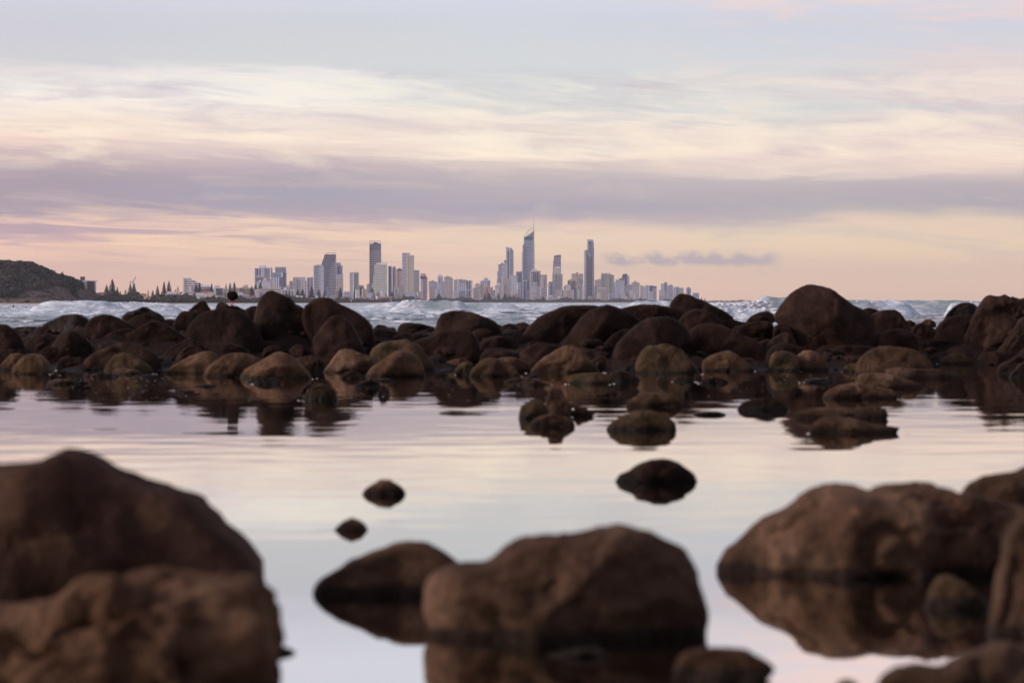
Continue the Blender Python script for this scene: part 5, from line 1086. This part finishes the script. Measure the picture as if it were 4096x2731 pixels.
# middle
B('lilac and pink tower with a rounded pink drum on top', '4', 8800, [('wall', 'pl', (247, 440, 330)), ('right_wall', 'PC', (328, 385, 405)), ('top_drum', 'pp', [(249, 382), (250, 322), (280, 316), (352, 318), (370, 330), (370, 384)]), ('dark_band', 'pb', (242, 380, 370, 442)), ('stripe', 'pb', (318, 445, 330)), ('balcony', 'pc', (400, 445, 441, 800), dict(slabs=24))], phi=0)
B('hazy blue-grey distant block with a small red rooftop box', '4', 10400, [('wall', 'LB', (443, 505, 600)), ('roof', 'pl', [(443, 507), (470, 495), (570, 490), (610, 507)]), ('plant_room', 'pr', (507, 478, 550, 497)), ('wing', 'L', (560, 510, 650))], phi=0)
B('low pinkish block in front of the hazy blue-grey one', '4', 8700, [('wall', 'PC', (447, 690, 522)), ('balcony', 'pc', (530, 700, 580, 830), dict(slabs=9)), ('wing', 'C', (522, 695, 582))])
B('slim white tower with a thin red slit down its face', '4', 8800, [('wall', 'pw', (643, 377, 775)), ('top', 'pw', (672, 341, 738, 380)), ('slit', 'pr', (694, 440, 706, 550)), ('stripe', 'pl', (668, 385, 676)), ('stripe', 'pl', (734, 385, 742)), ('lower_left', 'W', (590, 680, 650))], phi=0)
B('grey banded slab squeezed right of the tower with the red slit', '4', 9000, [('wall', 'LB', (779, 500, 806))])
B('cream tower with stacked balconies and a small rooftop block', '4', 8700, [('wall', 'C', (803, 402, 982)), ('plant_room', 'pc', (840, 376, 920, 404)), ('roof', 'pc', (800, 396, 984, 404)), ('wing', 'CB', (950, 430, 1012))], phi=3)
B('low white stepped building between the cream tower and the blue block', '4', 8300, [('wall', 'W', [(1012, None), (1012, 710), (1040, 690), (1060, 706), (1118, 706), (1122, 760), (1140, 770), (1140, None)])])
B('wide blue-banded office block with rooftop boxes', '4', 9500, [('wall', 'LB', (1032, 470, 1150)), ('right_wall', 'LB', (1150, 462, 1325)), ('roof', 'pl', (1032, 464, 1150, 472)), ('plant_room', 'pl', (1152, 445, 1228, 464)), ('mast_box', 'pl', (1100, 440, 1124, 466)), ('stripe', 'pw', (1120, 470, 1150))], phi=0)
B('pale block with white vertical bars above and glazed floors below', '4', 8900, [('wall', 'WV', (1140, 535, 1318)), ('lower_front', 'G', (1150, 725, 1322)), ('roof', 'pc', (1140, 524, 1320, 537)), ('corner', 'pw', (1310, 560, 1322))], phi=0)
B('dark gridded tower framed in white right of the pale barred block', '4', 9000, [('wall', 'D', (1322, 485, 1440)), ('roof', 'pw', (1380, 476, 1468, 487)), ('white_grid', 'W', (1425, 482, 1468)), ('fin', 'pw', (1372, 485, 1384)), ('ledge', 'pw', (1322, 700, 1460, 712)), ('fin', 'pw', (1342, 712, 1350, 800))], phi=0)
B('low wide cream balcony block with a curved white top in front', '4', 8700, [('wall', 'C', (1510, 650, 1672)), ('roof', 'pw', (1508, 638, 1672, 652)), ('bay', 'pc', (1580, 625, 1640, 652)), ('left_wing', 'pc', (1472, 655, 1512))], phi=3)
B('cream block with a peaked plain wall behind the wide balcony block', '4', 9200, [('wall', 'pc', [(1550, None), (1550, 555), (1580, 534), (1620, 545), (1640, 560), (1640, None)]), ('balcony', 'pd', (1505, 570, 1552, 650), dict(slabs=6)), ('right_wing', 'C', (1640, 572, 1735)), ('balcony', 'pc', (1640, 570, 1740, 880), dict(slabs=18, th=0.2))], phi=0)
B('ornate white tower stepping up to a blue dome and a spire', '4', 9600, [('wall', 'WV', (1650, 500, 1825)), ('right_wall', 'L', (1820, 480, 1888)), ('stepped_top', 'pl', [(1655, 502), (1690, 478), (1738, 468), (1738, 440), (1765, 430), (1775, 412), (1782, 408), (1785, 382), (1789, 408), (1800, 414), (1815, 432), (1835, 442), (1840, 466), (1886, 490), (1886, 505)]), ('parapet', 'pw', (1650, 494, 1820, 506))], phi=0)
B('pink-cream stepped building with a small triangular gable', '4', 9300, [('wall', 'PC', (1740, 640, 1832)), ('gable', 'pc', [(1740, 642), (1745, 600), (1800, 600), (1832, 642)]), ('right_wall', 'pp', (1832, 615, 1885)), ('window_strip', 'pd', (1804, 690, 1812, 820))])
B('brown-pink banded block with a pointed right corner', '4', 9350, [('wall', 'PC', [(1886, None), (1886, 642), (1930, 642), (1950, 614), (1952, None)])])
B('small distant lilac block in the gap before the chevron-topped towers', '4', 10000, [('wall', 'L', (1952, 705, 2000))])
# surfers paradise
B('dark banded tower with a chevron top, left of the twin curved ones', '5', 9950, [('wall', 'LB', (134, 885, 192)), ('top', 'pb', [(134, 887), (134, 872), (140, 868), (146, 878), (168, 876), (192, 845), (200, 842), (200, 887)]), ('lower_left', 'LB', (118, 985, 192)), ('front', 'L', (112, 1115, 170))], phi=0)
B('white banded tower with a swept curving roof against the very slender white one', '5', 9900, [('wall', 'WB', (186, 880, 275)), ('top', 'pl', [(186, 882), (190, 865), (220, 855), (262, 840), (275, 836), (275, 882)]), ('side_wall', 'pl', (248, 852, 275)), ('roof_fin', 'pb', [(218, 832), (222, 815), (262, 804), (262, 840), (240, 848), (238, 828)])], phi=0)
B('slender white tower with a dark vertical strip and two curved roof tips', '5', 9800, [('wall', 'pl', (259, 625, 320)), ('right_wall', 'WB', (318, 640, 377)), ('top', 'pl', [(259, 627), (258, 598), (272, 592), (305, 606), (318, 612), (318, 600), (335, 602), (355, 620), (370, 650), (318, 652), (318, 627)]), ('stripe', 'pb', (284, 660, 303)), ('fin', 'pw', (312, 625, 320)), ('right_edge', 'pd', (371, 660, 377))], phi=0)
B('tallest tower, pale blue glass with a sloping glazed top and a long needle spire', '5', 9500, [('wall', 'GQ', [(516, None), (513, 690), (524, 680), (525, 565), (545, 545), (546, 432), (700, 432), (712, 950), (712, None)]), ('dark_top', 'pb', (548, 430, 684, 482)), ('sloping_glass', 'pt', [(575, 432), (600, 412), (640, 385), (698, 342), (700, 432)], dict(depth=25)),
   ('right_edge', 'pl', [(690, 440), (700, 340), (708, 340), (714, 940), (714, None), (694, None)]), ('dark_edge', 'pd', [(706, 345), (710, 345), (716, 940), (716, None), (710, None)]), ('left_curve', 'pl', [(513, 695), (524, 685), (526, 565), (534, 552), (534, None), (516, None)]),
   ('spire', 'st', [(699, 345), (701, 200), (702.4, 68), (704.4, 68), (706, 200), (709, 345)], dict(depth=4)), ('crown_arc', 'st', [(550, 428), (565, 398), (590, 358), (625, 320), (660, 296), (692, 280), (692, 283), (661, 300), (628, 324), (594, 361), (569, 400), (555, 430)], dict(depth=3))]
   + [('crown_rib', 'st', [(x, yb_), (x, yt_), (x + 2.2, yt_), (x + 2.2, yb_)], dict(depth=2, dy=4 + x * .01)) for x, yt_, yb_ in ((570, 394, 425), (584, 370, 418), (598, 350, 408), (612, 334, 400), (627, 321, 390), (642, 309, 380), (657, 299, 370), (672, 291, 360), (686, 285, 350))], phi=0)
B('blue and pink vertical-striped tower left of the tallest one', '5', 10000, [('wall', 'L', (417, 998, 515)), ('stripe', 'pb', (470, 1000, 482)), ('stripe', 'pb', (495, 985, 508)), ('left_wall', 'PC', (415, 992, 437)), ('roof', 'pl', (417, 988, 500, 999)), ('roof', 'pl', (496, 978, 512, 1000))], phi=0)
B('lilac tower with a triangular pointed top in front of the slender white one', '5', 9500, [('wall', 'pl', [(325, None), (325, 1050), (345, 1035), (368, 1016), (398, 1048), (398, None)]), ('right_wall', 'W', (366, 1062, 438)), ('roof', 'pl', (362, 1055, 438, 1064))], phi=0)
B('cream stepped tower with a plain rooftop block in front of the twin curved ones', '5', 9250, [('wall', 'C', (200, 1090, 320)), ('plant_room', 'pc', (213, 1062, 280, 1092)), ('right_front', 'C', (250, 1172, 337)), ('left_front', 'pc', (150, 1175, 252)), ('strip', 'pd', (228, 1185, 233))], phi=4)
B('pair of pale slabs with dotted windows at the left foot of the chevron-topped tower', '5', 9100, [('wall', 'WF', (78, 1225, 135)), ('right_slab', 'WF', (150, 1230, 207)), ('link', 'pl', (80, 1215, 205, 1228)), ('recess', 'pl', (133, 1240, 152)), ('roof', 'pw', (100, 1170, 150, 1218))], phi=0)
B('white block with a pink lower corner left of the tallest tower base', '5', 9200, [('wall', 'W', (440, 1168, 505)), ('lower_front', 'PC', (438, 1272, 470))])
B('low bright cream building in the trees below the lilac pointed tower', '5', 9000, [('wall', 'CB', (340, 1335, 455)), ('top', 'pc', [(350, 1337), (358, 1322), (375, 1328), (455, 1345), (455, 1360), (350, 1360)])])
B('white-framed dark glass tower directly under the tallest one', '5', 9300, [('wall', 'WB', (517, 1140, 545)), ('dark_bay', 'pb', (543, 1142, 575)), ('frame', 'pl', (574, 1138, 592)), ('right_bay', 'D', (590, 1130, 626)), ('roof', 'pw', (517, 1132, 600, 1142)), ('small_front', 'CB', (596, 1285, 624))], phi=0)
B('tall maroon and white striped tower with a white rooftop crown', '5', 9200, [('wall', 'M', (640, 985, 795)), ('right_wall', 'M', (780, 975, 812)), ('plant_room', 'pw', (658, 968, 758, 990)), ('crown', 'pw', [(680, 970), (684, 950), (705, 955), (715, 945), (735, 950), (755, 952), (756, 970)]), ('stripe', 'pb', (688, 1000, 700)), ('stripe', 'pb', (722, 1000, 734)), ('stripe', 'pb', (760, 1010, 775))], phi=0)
B('broad white block with dark ribbon windows standing in front of the maroon striped tower', '5', 9000, [('wall', 'WB', (668, 1232, 760)), ('middle', 'WB', (700, 1178, 762)), ('right_wall', 'CB', (760, 1225, 820)), ('roof', 'pw', (700, 1165, 760, 1180))], phi=3)
B('pale tower with a blank cream wall and balcony edge right of the maroon one', '5', 9600, [('wall', 'pc', (810, 1048, 880)), ('right_wall', 'CB', (876, 1046, 917)), ('roof', 'pl', (812, 1040, 917, 1049)), ('white_front', 'WF', (816, 1095, 860))], phi=0)
B('white ribbon block with a dark tree before it, right of the broad white one', '5', 8950, [('wall', 'WB', (815, 1262, 892)), ('roof', 'pw', (815, 1253, 897, 1263))])
B('low villa-like building with a red roof at the waterfront below the broad white block', '5', 8800, [('wall', 'W', (690, 1435, 800)), ('roof', 'pr', (705, 1425, 775, 1436)), ('left_wing', 'pc', (605, 1450, 692))], **LOW)
B('leaning dark blue glass tower with a slanted top', '5', 9950, [('wall', 'DB', [(1003, None), (1006, 1090), (1013, 930), (1021, 815), (1029, 742), (1141, 735), (1142, None)]), ('top', 'pb', [(1028, 745), (1029, 736), (1098, 722), (1140, 718), (1141, 745)]), ('top_glass', 'pt', [(1096, 738), (1098, 724), (1139, 720), (1139, 738)]), ('right_edge', 'pl', (1137, 720, 1142))], phi=0)
B('cream tower with a white hat-shaped roof in front of the leaning glass one', '5', 9700, [('wall', 'GG', (1028, 945, 1140)), ('roof', 'pw', (1022, 934, 1143, 946)), ('hat', 'pw', [(1043, 936), (1048, 912), (1058, 904), (1115, 904), (1126, 916), (1130, 936)]), ('lower_right', 'CV', (1130, 1025, 1168)), ('lower_left', 'LB', (1003, 1040, 1050)), ('dark_bay', 'G', (1050, 1020, 1064)), ('fin', 'pl', (1085, 1030, 1094))], phi=0)
B('dark glazed tower with white corners and a hipped roof', '5', 9200, [('wall', 'WB', (935, 1185, 1037)), ('roof', 'pw', (932, 1176, 1040, 1187)), ('hip_roof', 'pb', [(945, 1177), (955, 1152), (1000, 1154), (1022, 1177)]), ('dark_bay', 'pb', (968, 1190, 990))], phi=3)
B('cluster of low white buildings before the dark glazed tower', '5', 8900, [('wall', 'W', (918, 1400, 980)), ('right_block', 'WF', (980, 1368, 1020)), ('stepped_block', 'pl', (1020, 1410, 1110)), ('roof', 'pw', (925, 1385, 960, 1402))], **LOW)
B('cream-edged slab with dark glass side right of the cluster of low white buildings', '5', 9000, [('wall', 'pc', (1132, 1285, 1160)), ('dark_side', 'pb', (1160, 1290, 1172)), ('right_wall', 'GG', (1172, 1288, 1196)), ('top', 'pl', (1130, 1278, 1170, 1287))], phi=0)
B('grey-white slab with a slanted top behind the cream-edged one', '5', 9150, [('wall', 'CV', (1063, 1285, 1132)), ('top', 'pg', [(1063, 1287), (1070, 1275), (1130, 1268), (1134, 1287)])], phi=0)
B('white tower with a zigzag roof left of the pink gridded one', '5', 9350, [('wall', 'WF', [(1190, None), (1190, 1225), (1205, 1203), (1235, 1198), (1250, 1205), (1275, 1196), (1300, 1222), (1300, None)]), ('left_edge', 'pd', (1190, 1225, 1197))], phi=0)
B('block with a warm pink window grid and stepped white left side', '5', 9100, [('wall', 'PC', (1240, 1285, 1312)), ('left_steps', 'WF', (1208, 1290, 1242)), ('top', 'pw', [(1215, 1290), (1225, 1272), (1290, 1278), (1308, 1288)])], phi=0)
B('cream-pink tower with dark vertical slots and a stepped roof', '5', 9600, [('wall', 'pc', (1249, 1128, 1400)), ('roof', 'pw', (1248, 1118, 1292, 1130)), ('plant_room', 'pc', [(1290, 1130), (1300, 1108), (1360, 1104), (1372, 1112), (1395, 1110), (1398, 1130)]), ('slot', 'pd', (1252, 1135, 1261)), ('slot', 'pd', (1276, 1140, 1282)), ('slot', 'pd', (1313, 1145, 1319)), ('slot', 'pd', (1338, 1145, 1344)), ('slot', 'pd', (1358, 1140, 1363))], phi=0)
B('ornate pink-cream tower with corner pavilions and a taller middle turret', '5', 10300, [('wall', 'C', (1313, 1040, 1500)), ('turret', 'pp', [(1378, None), (1378, 1006), (1400, 996), (1424, 1006), (1424, None)]), ('pavilion', 'pc', [(1314, 1042), (1318, 1022), (1340, 1016), (1370, 1022), (1376, 1042)]), ('pavilion', 'pc', [(1430, 1042), (1436, 1024), (1470, 1016), (1498, 1022), (1500, 1042)]), ('glazed_front', 'S', (1405, 1100, 1445))], phi=0)
B('grey-green slab with a dark rooftop box and pale right fin', '5', 9050, [('wall', 'S', (1322, 1290, 1400)), ('right_fin', 'GG', (1400, 1282, 1445)), ('plant_room', 'pb', (1345, 1263, 1390, 1283)), ('bay', 'pb', (1362, 1290, 1372)), ('left_wall', 'WF', (1318, 1285, 1345))], phi=0)
B('white-framed dark glass office tower with a sign band left of the dark split tower', '5', 9450, [('wall', 'pl', (1410, 1190, 1485)), ('glass', 'G', (1412, 1222, 1470)), ('right_block', 'WF', (1484, 1220, 1512)), ('sign_band', 'pb', (1418, 1197, 1440, 1205))], phi=0)
B('tall dark blue tower split in two heights with a white frame and cut corner', '5', 10000, [('wall', 'DN', [(1518, None), (1518, 655), (1535, 640), (1566, 646), (1625, 740), (1640, 760), (1640, None)]), ('tall_shaft', 'pl', [(1564, 700), (1564, 473), (1645, 473), (1650, 484), (1650, 820), (1640, 820)]), ('right_side', 'LB', [(1646, None), (1646, 478), (1658, 490), (1668, 520), (1673, 640), (1676, None)]),
   ('opening', 'pb', [(1588, 700), (1588, 508), (1630, 508), (1630, 740), (1612, 700)]), ('dark_strip', 'pb', (1622, 730, 1642)), ('frame', 'pw', (1545, 660, 1549)), ('left_wall', 'pl', [(1518, None), (1518, 658), (1535, 643), (1545, 646), (1545, None)]), ('lift_strip', 'pw', (1606, 560, 1612, 720))], phi=0)
B('small pink slab at the right foot of the dark split tower', '6', 9900, [('wall', 'P', (178, 1000, 223)), ('left_wall', 'W', (168, 1010, 180))], phi=0)
B('tan slab with brown strips behind the right of the dark split tower', '6', 10700, [('wall', 'CV', (185, 893, 308)), ('roof', 'pc', (185, 888, 255, 895)), ('roof', 'pc', (250, 873, 310, 895))], phi=3)
B('wide grey-green tower with three pointed roof spikes', '6', 10300, [('wall', 'S', (305, 790, 445)), ('right_wall', 'S', (440, 800, 547)), ('top', 'pg', [(310, 792), (318, 765), (325, 742), (334, 765), (345, 768), (400, 768), (408, 745), (416, 765), (425, 780), (447, 775), (462, 740), (468, 783), (515, 786), (515, 802), (310, 802)]), ('left_edge', 'PC', (305, 790, 318)), ('front_strip', 'GG', (445, 825, 455))], phi=0)
B('white gridded hotel tower with an open roof frame and a round sign', '6', 10000, [('wall', 'W', (612, 890, 745)), ('left_wall', 'W', (575, 895, 615)), ('roof', 'pw', (574, 885, 745, 893)), ('roof_frame', 'pw', (616, 858, 741, 864)), ('roof_post', 'pw', (616, 860, 622, 888)), ('roof_post', 'pw', (735, 860, 741, 888)), ('roof_room', 'pd', (650, 865, 735, 886)), ('sign', 'pb', [(592 + 9 * math.cos(t * math.pi / 6), 913 + 9 * math.sin(t * math.pi / 6)) for t in range(12)], dict(depth=2))], phi=0)
B('dark slate tower with a curved top behind the white hotel', '6', 10600, [('wall', 'pb', [(708, None), (708, 790), (730, 779), (770, 776), (800, 780), (800, None)]), ('left_wing', 'D', (694, 818, 712)), ('right_wing', 'WV', (798, 812, 838))], phi=0)
B('grey-cream block with a wide flat top right of the slate tower', '6', 10200, [('wall', 'S', (770, 995, 880)), ('right_wall', 'C', (878, 998, 935)), ('roof', 'pc', (790, 983, 870, 998)), ('tall_part', 'pg', (826, 978, 866, 990))], phi=0)
B('slim white slab before the grey-cream block', '6', 9900, [('wall', 'WF', (837, 1092, 917)), ('roof', 'pw', (840, 1088, 870, 1094)), ('right_wall', 'pl', (895, 1100, 917))], phi=0)
B('cream tower with a half-round dome and flared eaves', '6', 10700, [('wall', 'C', (875, 962, 1028)), ('eaves', 'pc', (866, 938, 1033, 952)), ('dome', 'pl', [(916, 940), (920, 918), (932, 906), (952, 904), (968, 914), (976, 940)]), ('upper_wall', 'C', (885, 950, 1020, 970))], phi=0)
B('narrow cream tower with a notched roof right of the domed one', '6', 10700, [('wall', 'C', [(1040, None), (1040, 1000), (1055, 988), (1075, 990), (1080, 1004), (1100, 1004), (1100, None)])], phi=0)
B('plain pale slab beside the tall white striped one', '6', 10600, [('wall', 'pl', (1101, 1016, 1137))], phi=0)
B('white tower with grey vertical stripes left of the dark-topped one', '6', 10500, [('wall', 'WV', (1135, 996, 1208)), ('roof', 'pw', (1135, 988, 1200, 998))], phi=3)
B('tower with a dark navy top and cream right side', '6', 10800, [('wall', 'CV', (1210, 1010, 1350)), ('top', 'pb', [(1210, 1110), (1212, 1005), (1235, 996), (1285, 998), (1290, 1008), (1350, 1010), (1350, 1034), (1270, 1040), (1268, 1110)]), ('front', 'WV', (1195, 1104, 1282))], phi=0)
B('white and pink banded low tower left of the grey-green spiked one', '6', 9850, [('wall', 'CB', (240, 1050, 400)), ('roof', 'pw', (262, 1036, 390, 1052)), ('right_wing', 'CB', (398, 1062, 462))], phi=3)
B('narrow blue-white slab before the banded low tower', '6', 9700, [('wall', 'WF', (225, 1130, 288)), ('right_edge', 'pw', (278, 1128, 288))], phi=0)
B('white block with vertical strips at the foot of the grey-green spiked tower', '6', 9750, [('wall', 'WV', (440, 1142, 535)), ('roof', 'pw', (455, 1134, 480, 1144)), ('pink_side', 'pp', (535, 1185, 547))], phi=0)
B('grey slab between the spiked tower and the white hotel', '6', 10150, [('wall', 'L', (545, 1012, 626)), ('top', 'pl', (550, 925, 575, 1014))], phi=0)
B('low blue-banded block at the foot of the white hotel', '6', 9800, [('wall', 'LB', (745, 1137, 820)), ('roof', 'pl', (745, 1131, 820, 1139))])
B('pale slab with a dark strip before the white hotel', '6', 9750, [('wall', 'WF', (637, 1130, 690)), ('strip', 'pb', (648, 1135, 655))], phi=0)
B('white stepped block under the domed cream tower', '6', 9950, [('wall', 'W', (935, 1160, 1010)), ('roof', 'pw', [(935, 1162), (945, 1145), (975, 1140), (990, 1155), (1010, 1162)])])
B('low whitish building among the trees right of the stepped block', '6', 10000, [('wall', 'W', (1020, 1192, 1062)), ('right_part', 'pc', (1062, 1210, 1095))], **LOW)
# right end
B('pale slim block first after the wide sky gap', '6', 11200, [('wall', 'pc', (1391, 1090, 1432)), ('roof', 'pc', (1400, 1082, 1430, 1092))], phi=0)
B('white ribbon tower left of the blue glass one with a raised fin', '6', 11200, [('wall', 'WB', (1430, 965, 1500)), ('roof', 'pw', (1433, 955, 1498, 967)), ('front', 'G', (1402, 1190, 1462)), ('front_fin', 'pw', (1462, 1170, 1490))], phi=0)
B('blue glass tower with a dark raised fin on top', '6', 11100, [('wall', 'GQ', (1500, 945, 1550)), ('fin', 'pb', [(1497, 950), (1497, 928), (1503, 928), (1506, 940), (1525, 930), (1532, 942), (1548, 950)]), ('left_edge', 'pb', (1500, 950, 1507, 1100)), ('right_edge', 'pt', (1535, 950, 1552))], phi=0)
B('rounded banded tower right of the blue glass one', '6', 11300, [('wall', 'LB', (1556, 1000, 1658)), ('top', 'pl', [(1560, 1002), (1575, 992), (1580, 980), (1605, 975), (1635, 980), (1640, 990), (1658, 1002)]), ('right_wall', 'pc', (1655, 1050, 1672))], phi=0)
B('low lilac block in front of the rounded banded tower', '6', 10900, [('wall', 'L', (1560, 1107, 1628)), ('right_part', 'LB', (1628, 1150, 1672))], phi=0)
B('pale wide tower with a chamfered right top above the peaked rock', '6', 11400, [('wall', 'L', (1676, 1030, 1770)), ('top', 'pl', [(1678, 1032), (1690, 1020), (1762, 1016), (1770, 1032)]), ('fin', 'pw', (1700, 1024, 1708))], phi=3)
B('cream flat tower beside the pale wide one above the peaked rock', '6', 11400, [('wall', 'CV', (1771, 1048, 1858)), ('roof', 'pc', (1780, 1040, 1850, 1050))], phi=3)
B('lone tower with a pyramid cap right of the main group', '6', 11600, [('wall', 'L', (1907, 1050, 1993)), ('roof', 'pl', (1905, 1044, 1995, 1052)), ('cap', 'pl', [(1920, 1046), (1932, 1024), (1945, 1018), (1958, 1020), (1972, 1046)]), ('strip', 'pb', (1938, 1060, 1950))], phi=0)
B('last low grey tower before the far point', '6', 11800, [('wall', 'L', (2027, 1148, 2148)), ('roof', 'pl', [(2026, 1150), (2040, 1136), (2130, 1134), (2148, 1142), (2148, 1150)]), ('crane_arm', 'st', [(2040, 1137), (2060, 1105), (2062, 1106), (2043, 1138)], dict(depth=1))], phi=4)

# the many little buildings between the towers' feet
rb = random.Random(9)
for i in range(64):
    px = rb.uniform(1330, 2840) if i < 46 else rb.uniform(1010, 1600)
    d_ = shore(px) + rb.uniform(180, 420); hw = rb.uniform(5, 12); ht = rb.choice((9, 13, 16, 22, 28)) * (px > 1300 and 1 or 0.6)
    zx = (px - 2340) / ZONES['6'][2]; w6 = hw / ZONES['6'][2]
    yt_ = (HOR - (ht + LZ - CAM_H) / d_ * F - 930) / ZONES['6'][2]
    mk = rb.choice(('W', 'C', 'CB', 'WB', 'PC', 'L', 'pw', 'pc'))
    B('small pale low-rise building among the trees at the foot of the skyline towers', '6', d_, [('wall', mk, (zx - w6, yt_, zx + w6)), ('roof', rb.choice(('pw', 'pg', 'pr', 'pl')), (zx - w6 * rb.uniform(.5, 1.03), yt_ - 4, zx + w6 * rb.uniform(.4, 1.03), yt_ + 1.5))],
      name='apartment_building', cat='apartment block', group='low-rise buildings between the towers and the dunes')

# orange-roofed lifeguard huts
def hut(zone, x, y, d, label):
    b_ = P(*zp(zone, x, y), d); s = 1.0
    root = empty('beach_hut', (b_.x, d, max(b_.z, LZ) ), label, 'beach hut', 'lifeguard huts on the dunes')
    w_ = 22 * ZONES[zone][2] / F * d * (1 if zone != '1' else 1.0)
    V, Fq = prism([(-w_ * .6, 0), (w_ * .6, 0), (w_ * .6, w_ * .7), (-w_ * .6, w_ * .7)], -w_ * .6, w_ * .6)
    mesh_obj('wall', [(a, b2, c + w_ * .35) for a, b2, c in V], Fq, FM['pc'], root)
    z0 = w_ * 1.05
    V = [(-w_, -w_, z0), (w_, -w_, z0), (w_, w_, z0), (-w_, w_, z0), (-w_ * .25, -w_ * .25, z0 + w_ * .8), (w_ * .25, -w_ * .25, z0 + w_ * .8), (w_ * .25, w_ * .25, z0 + w_ * .8), (-w_ * .25, w_ * .25, z0 + w_ * .8)]
    mesh_obj('roof', V, [(0, 3, 2, 1), (0, 1, 5, 4), (1, 2, 6, 5), (2, 3, 7, 6), (3, 0, 4, 7), (4, 5, 6, 7)], FM['or'], root)
    for sx, sy in ((-.5, -.5), (.5, -.5), (.5, .5), (-.5, .5)):
        V, Fq = prism([(sx * w_ - .1, -0.3), (sx * w_ + .1, -0.3), (sx * w_ + .1, w_ * .35), (sx * w_ - .1, w_ * .35)], sy * w_ - .1, sy * w_ + .1)
        mesh_obj('leg', V, Fq, FM['pg'], root)
hut('1', 1760, 655, 2850, 'pavilion-roofed hut on the dunes below the sparse pine')
hut('2', 922, 1010, 3500, 'orange-roofed hut just left of the bird')
hut('3', 240, 1285, 4300, 'orange-roofed hut left of the massive sloping boulder')
hut('3', 1055, 1298, 4600, 'orange-roofed hut below the slab tower standing apart')
# crane behind the twin pines
cr = empty('tower_crane', (P(*zp('1', 1566, 600), 4200).x, 4200, LZ), 'tower crane with a raised jib above the twin pines', 'crane')
def bar(a, b2, r):
    a, b2 = Vector(a), Vector(b2); dv = (b2 - a).normalized(); s1 = dv.orthogonal().normalized() * r; s2 = dv.cross(s1).normalized() * r
    V = [a + s1 + s2, a - s1 + s2, a - s1 - s2, a + s1 - s2, b2 + s1 + s2, b2 - s1 + s2, b2 - s1 - s2, b2 + s1 - s2]
    return V, [(0, 1, 2, 3), (7, 6, 5, 4), (0, 4, 5, 1), (1, 5, 6, 2), (2, 6, 7, 3), (3, 7, 4, 0)]
def bars(name, lst, r, mat, parent):
    V, Fq = [], []
    for a, b2 in lst:
        v2, f2 = bar(a, b2, r); m_ = len(V); V += v2; Fq += [tuple(q + m_ for q in ff) for ff in f2]
    mesh_obj(name, V, Fq, mat, parent)
top_ = P(*zp('1', 1562, 440), 4200).z - LZ; tip = P(*zp('1', 1603, 376), 4200); tx = tip.x - cr.location.x; tz = tip.z - LZ
L_ = []
for k in range(int(top_ // 3)):
    L_ += [((-.8, 0, 3 * k), (-.8, 0, 3 * k + 3)), ((.8, 0, 3 * k), (.8, 0, 3 * k + 3)), ((-.8, 0, 3 * k), (.8, 0, 3 * k + 3))]
bars('mast', L_, 0.16, FM['st'], cr)
J = []
for k in range(8):
    f0, f1 = k / 8, (k + 1) / 8
    p0 = Vector((tx * f0, 0, top_ + (tz - top_) * f0)); p1 = Vector((tx * f1, 0, top_ + (tz - top_) * f1))
    J += [(p0, p1), (p0 + Vector((-1.4, 0, .5)), p1 + Vector((-1.4, 0, .5))), (p0, p1 + Vector((-1.4, 0, .5)))]
bars('jib', J, 0.2, FM['st'], cr)
bars('counter_jib', [((0, 0, top_), (-5, 0, top_ + 1)), ((-5, 0, top_ - 1), (-5, 0, top_ + 2))], 0.4, FM['st'], cr)
# two surfers out beyond the break
suit = plain('black_wetsuit', (0.02, 0.02, 0.025), 0.6)
for x_, y_, lb in ((180, 222, 'person in a dark wetsuit sitting in the water before the sandy corner of the headland'), (1278, 214, 'person in a dark wetsuit in the white water below the rocky end of the headland')):
    b_ = P(*zp('G', x_, y_), 900)
    skin_mesh('person', [(0, 0, -.2), (0, 0, .25), (0, 0, .5), (0, 0, .62), (0, 0, .78), (.28, 0, .2), (-.28, 0, .2), (.3, -.35, 0), (-.3, -.35, 0)], [(0, 1), (1, 2), (2, 3), (3, 4), (2, 5), (2, 6), (0, 7), (0, 8)],
              [.17, .15, .17, .07, .12, .06, .06, .09, .09], suit, None, 1, (b_.x, 900, b_.z - 0.1))
    ob = bpy.data.objects[-1] if False else [o_ for o_ in COL.objects if o_.name.startswith('person') and 'label' not in o_][-1]
    tag(ob, lb, 'person')
# ------------------------------------------------------------------ the air
hm = bpy.data.materials.new('haze_air'); hm.use_nodes = True; hm.node_tree.nodes.clear()
hn = NT(hm.node_tree); vo = hn.n('ShaderNodeVolumePrincipled'); ho = hn.n('ShaderNodeOutputMaterial')
vo.inputs['Color'].default_value = (0.80, 0.84, 1.0, 1); vo.inputs['Density'].default_value = 3.4e-5; vo.inputs['Anisotropy'].default_value = 0.0
hm.node_tree.links.new(vo.outputs[0], ho.inputs['Volume'])
zb, zt = -5.0, 420.0
hv_ = [(x, y, z) for z in (zb, zt) for x, y in ((-5500, -300), (5500, -300), (5500, 31000), (-5500, 31000))]
hv_ = [(x * (1.9 if y > 0 else 1), y, z) for x, y, z in hv_]
tag(mesh_obj('haze', hv_, [(0, 3, 2, 1), (4, 5, 6, 7), (0, 1, 5, 4), (1, 2, 6, 5), (2, 3, 7, 6), (3, 0, 4, 7)], hm), 'pale even haze over the water and the coast', 'haze', kind='stuff')
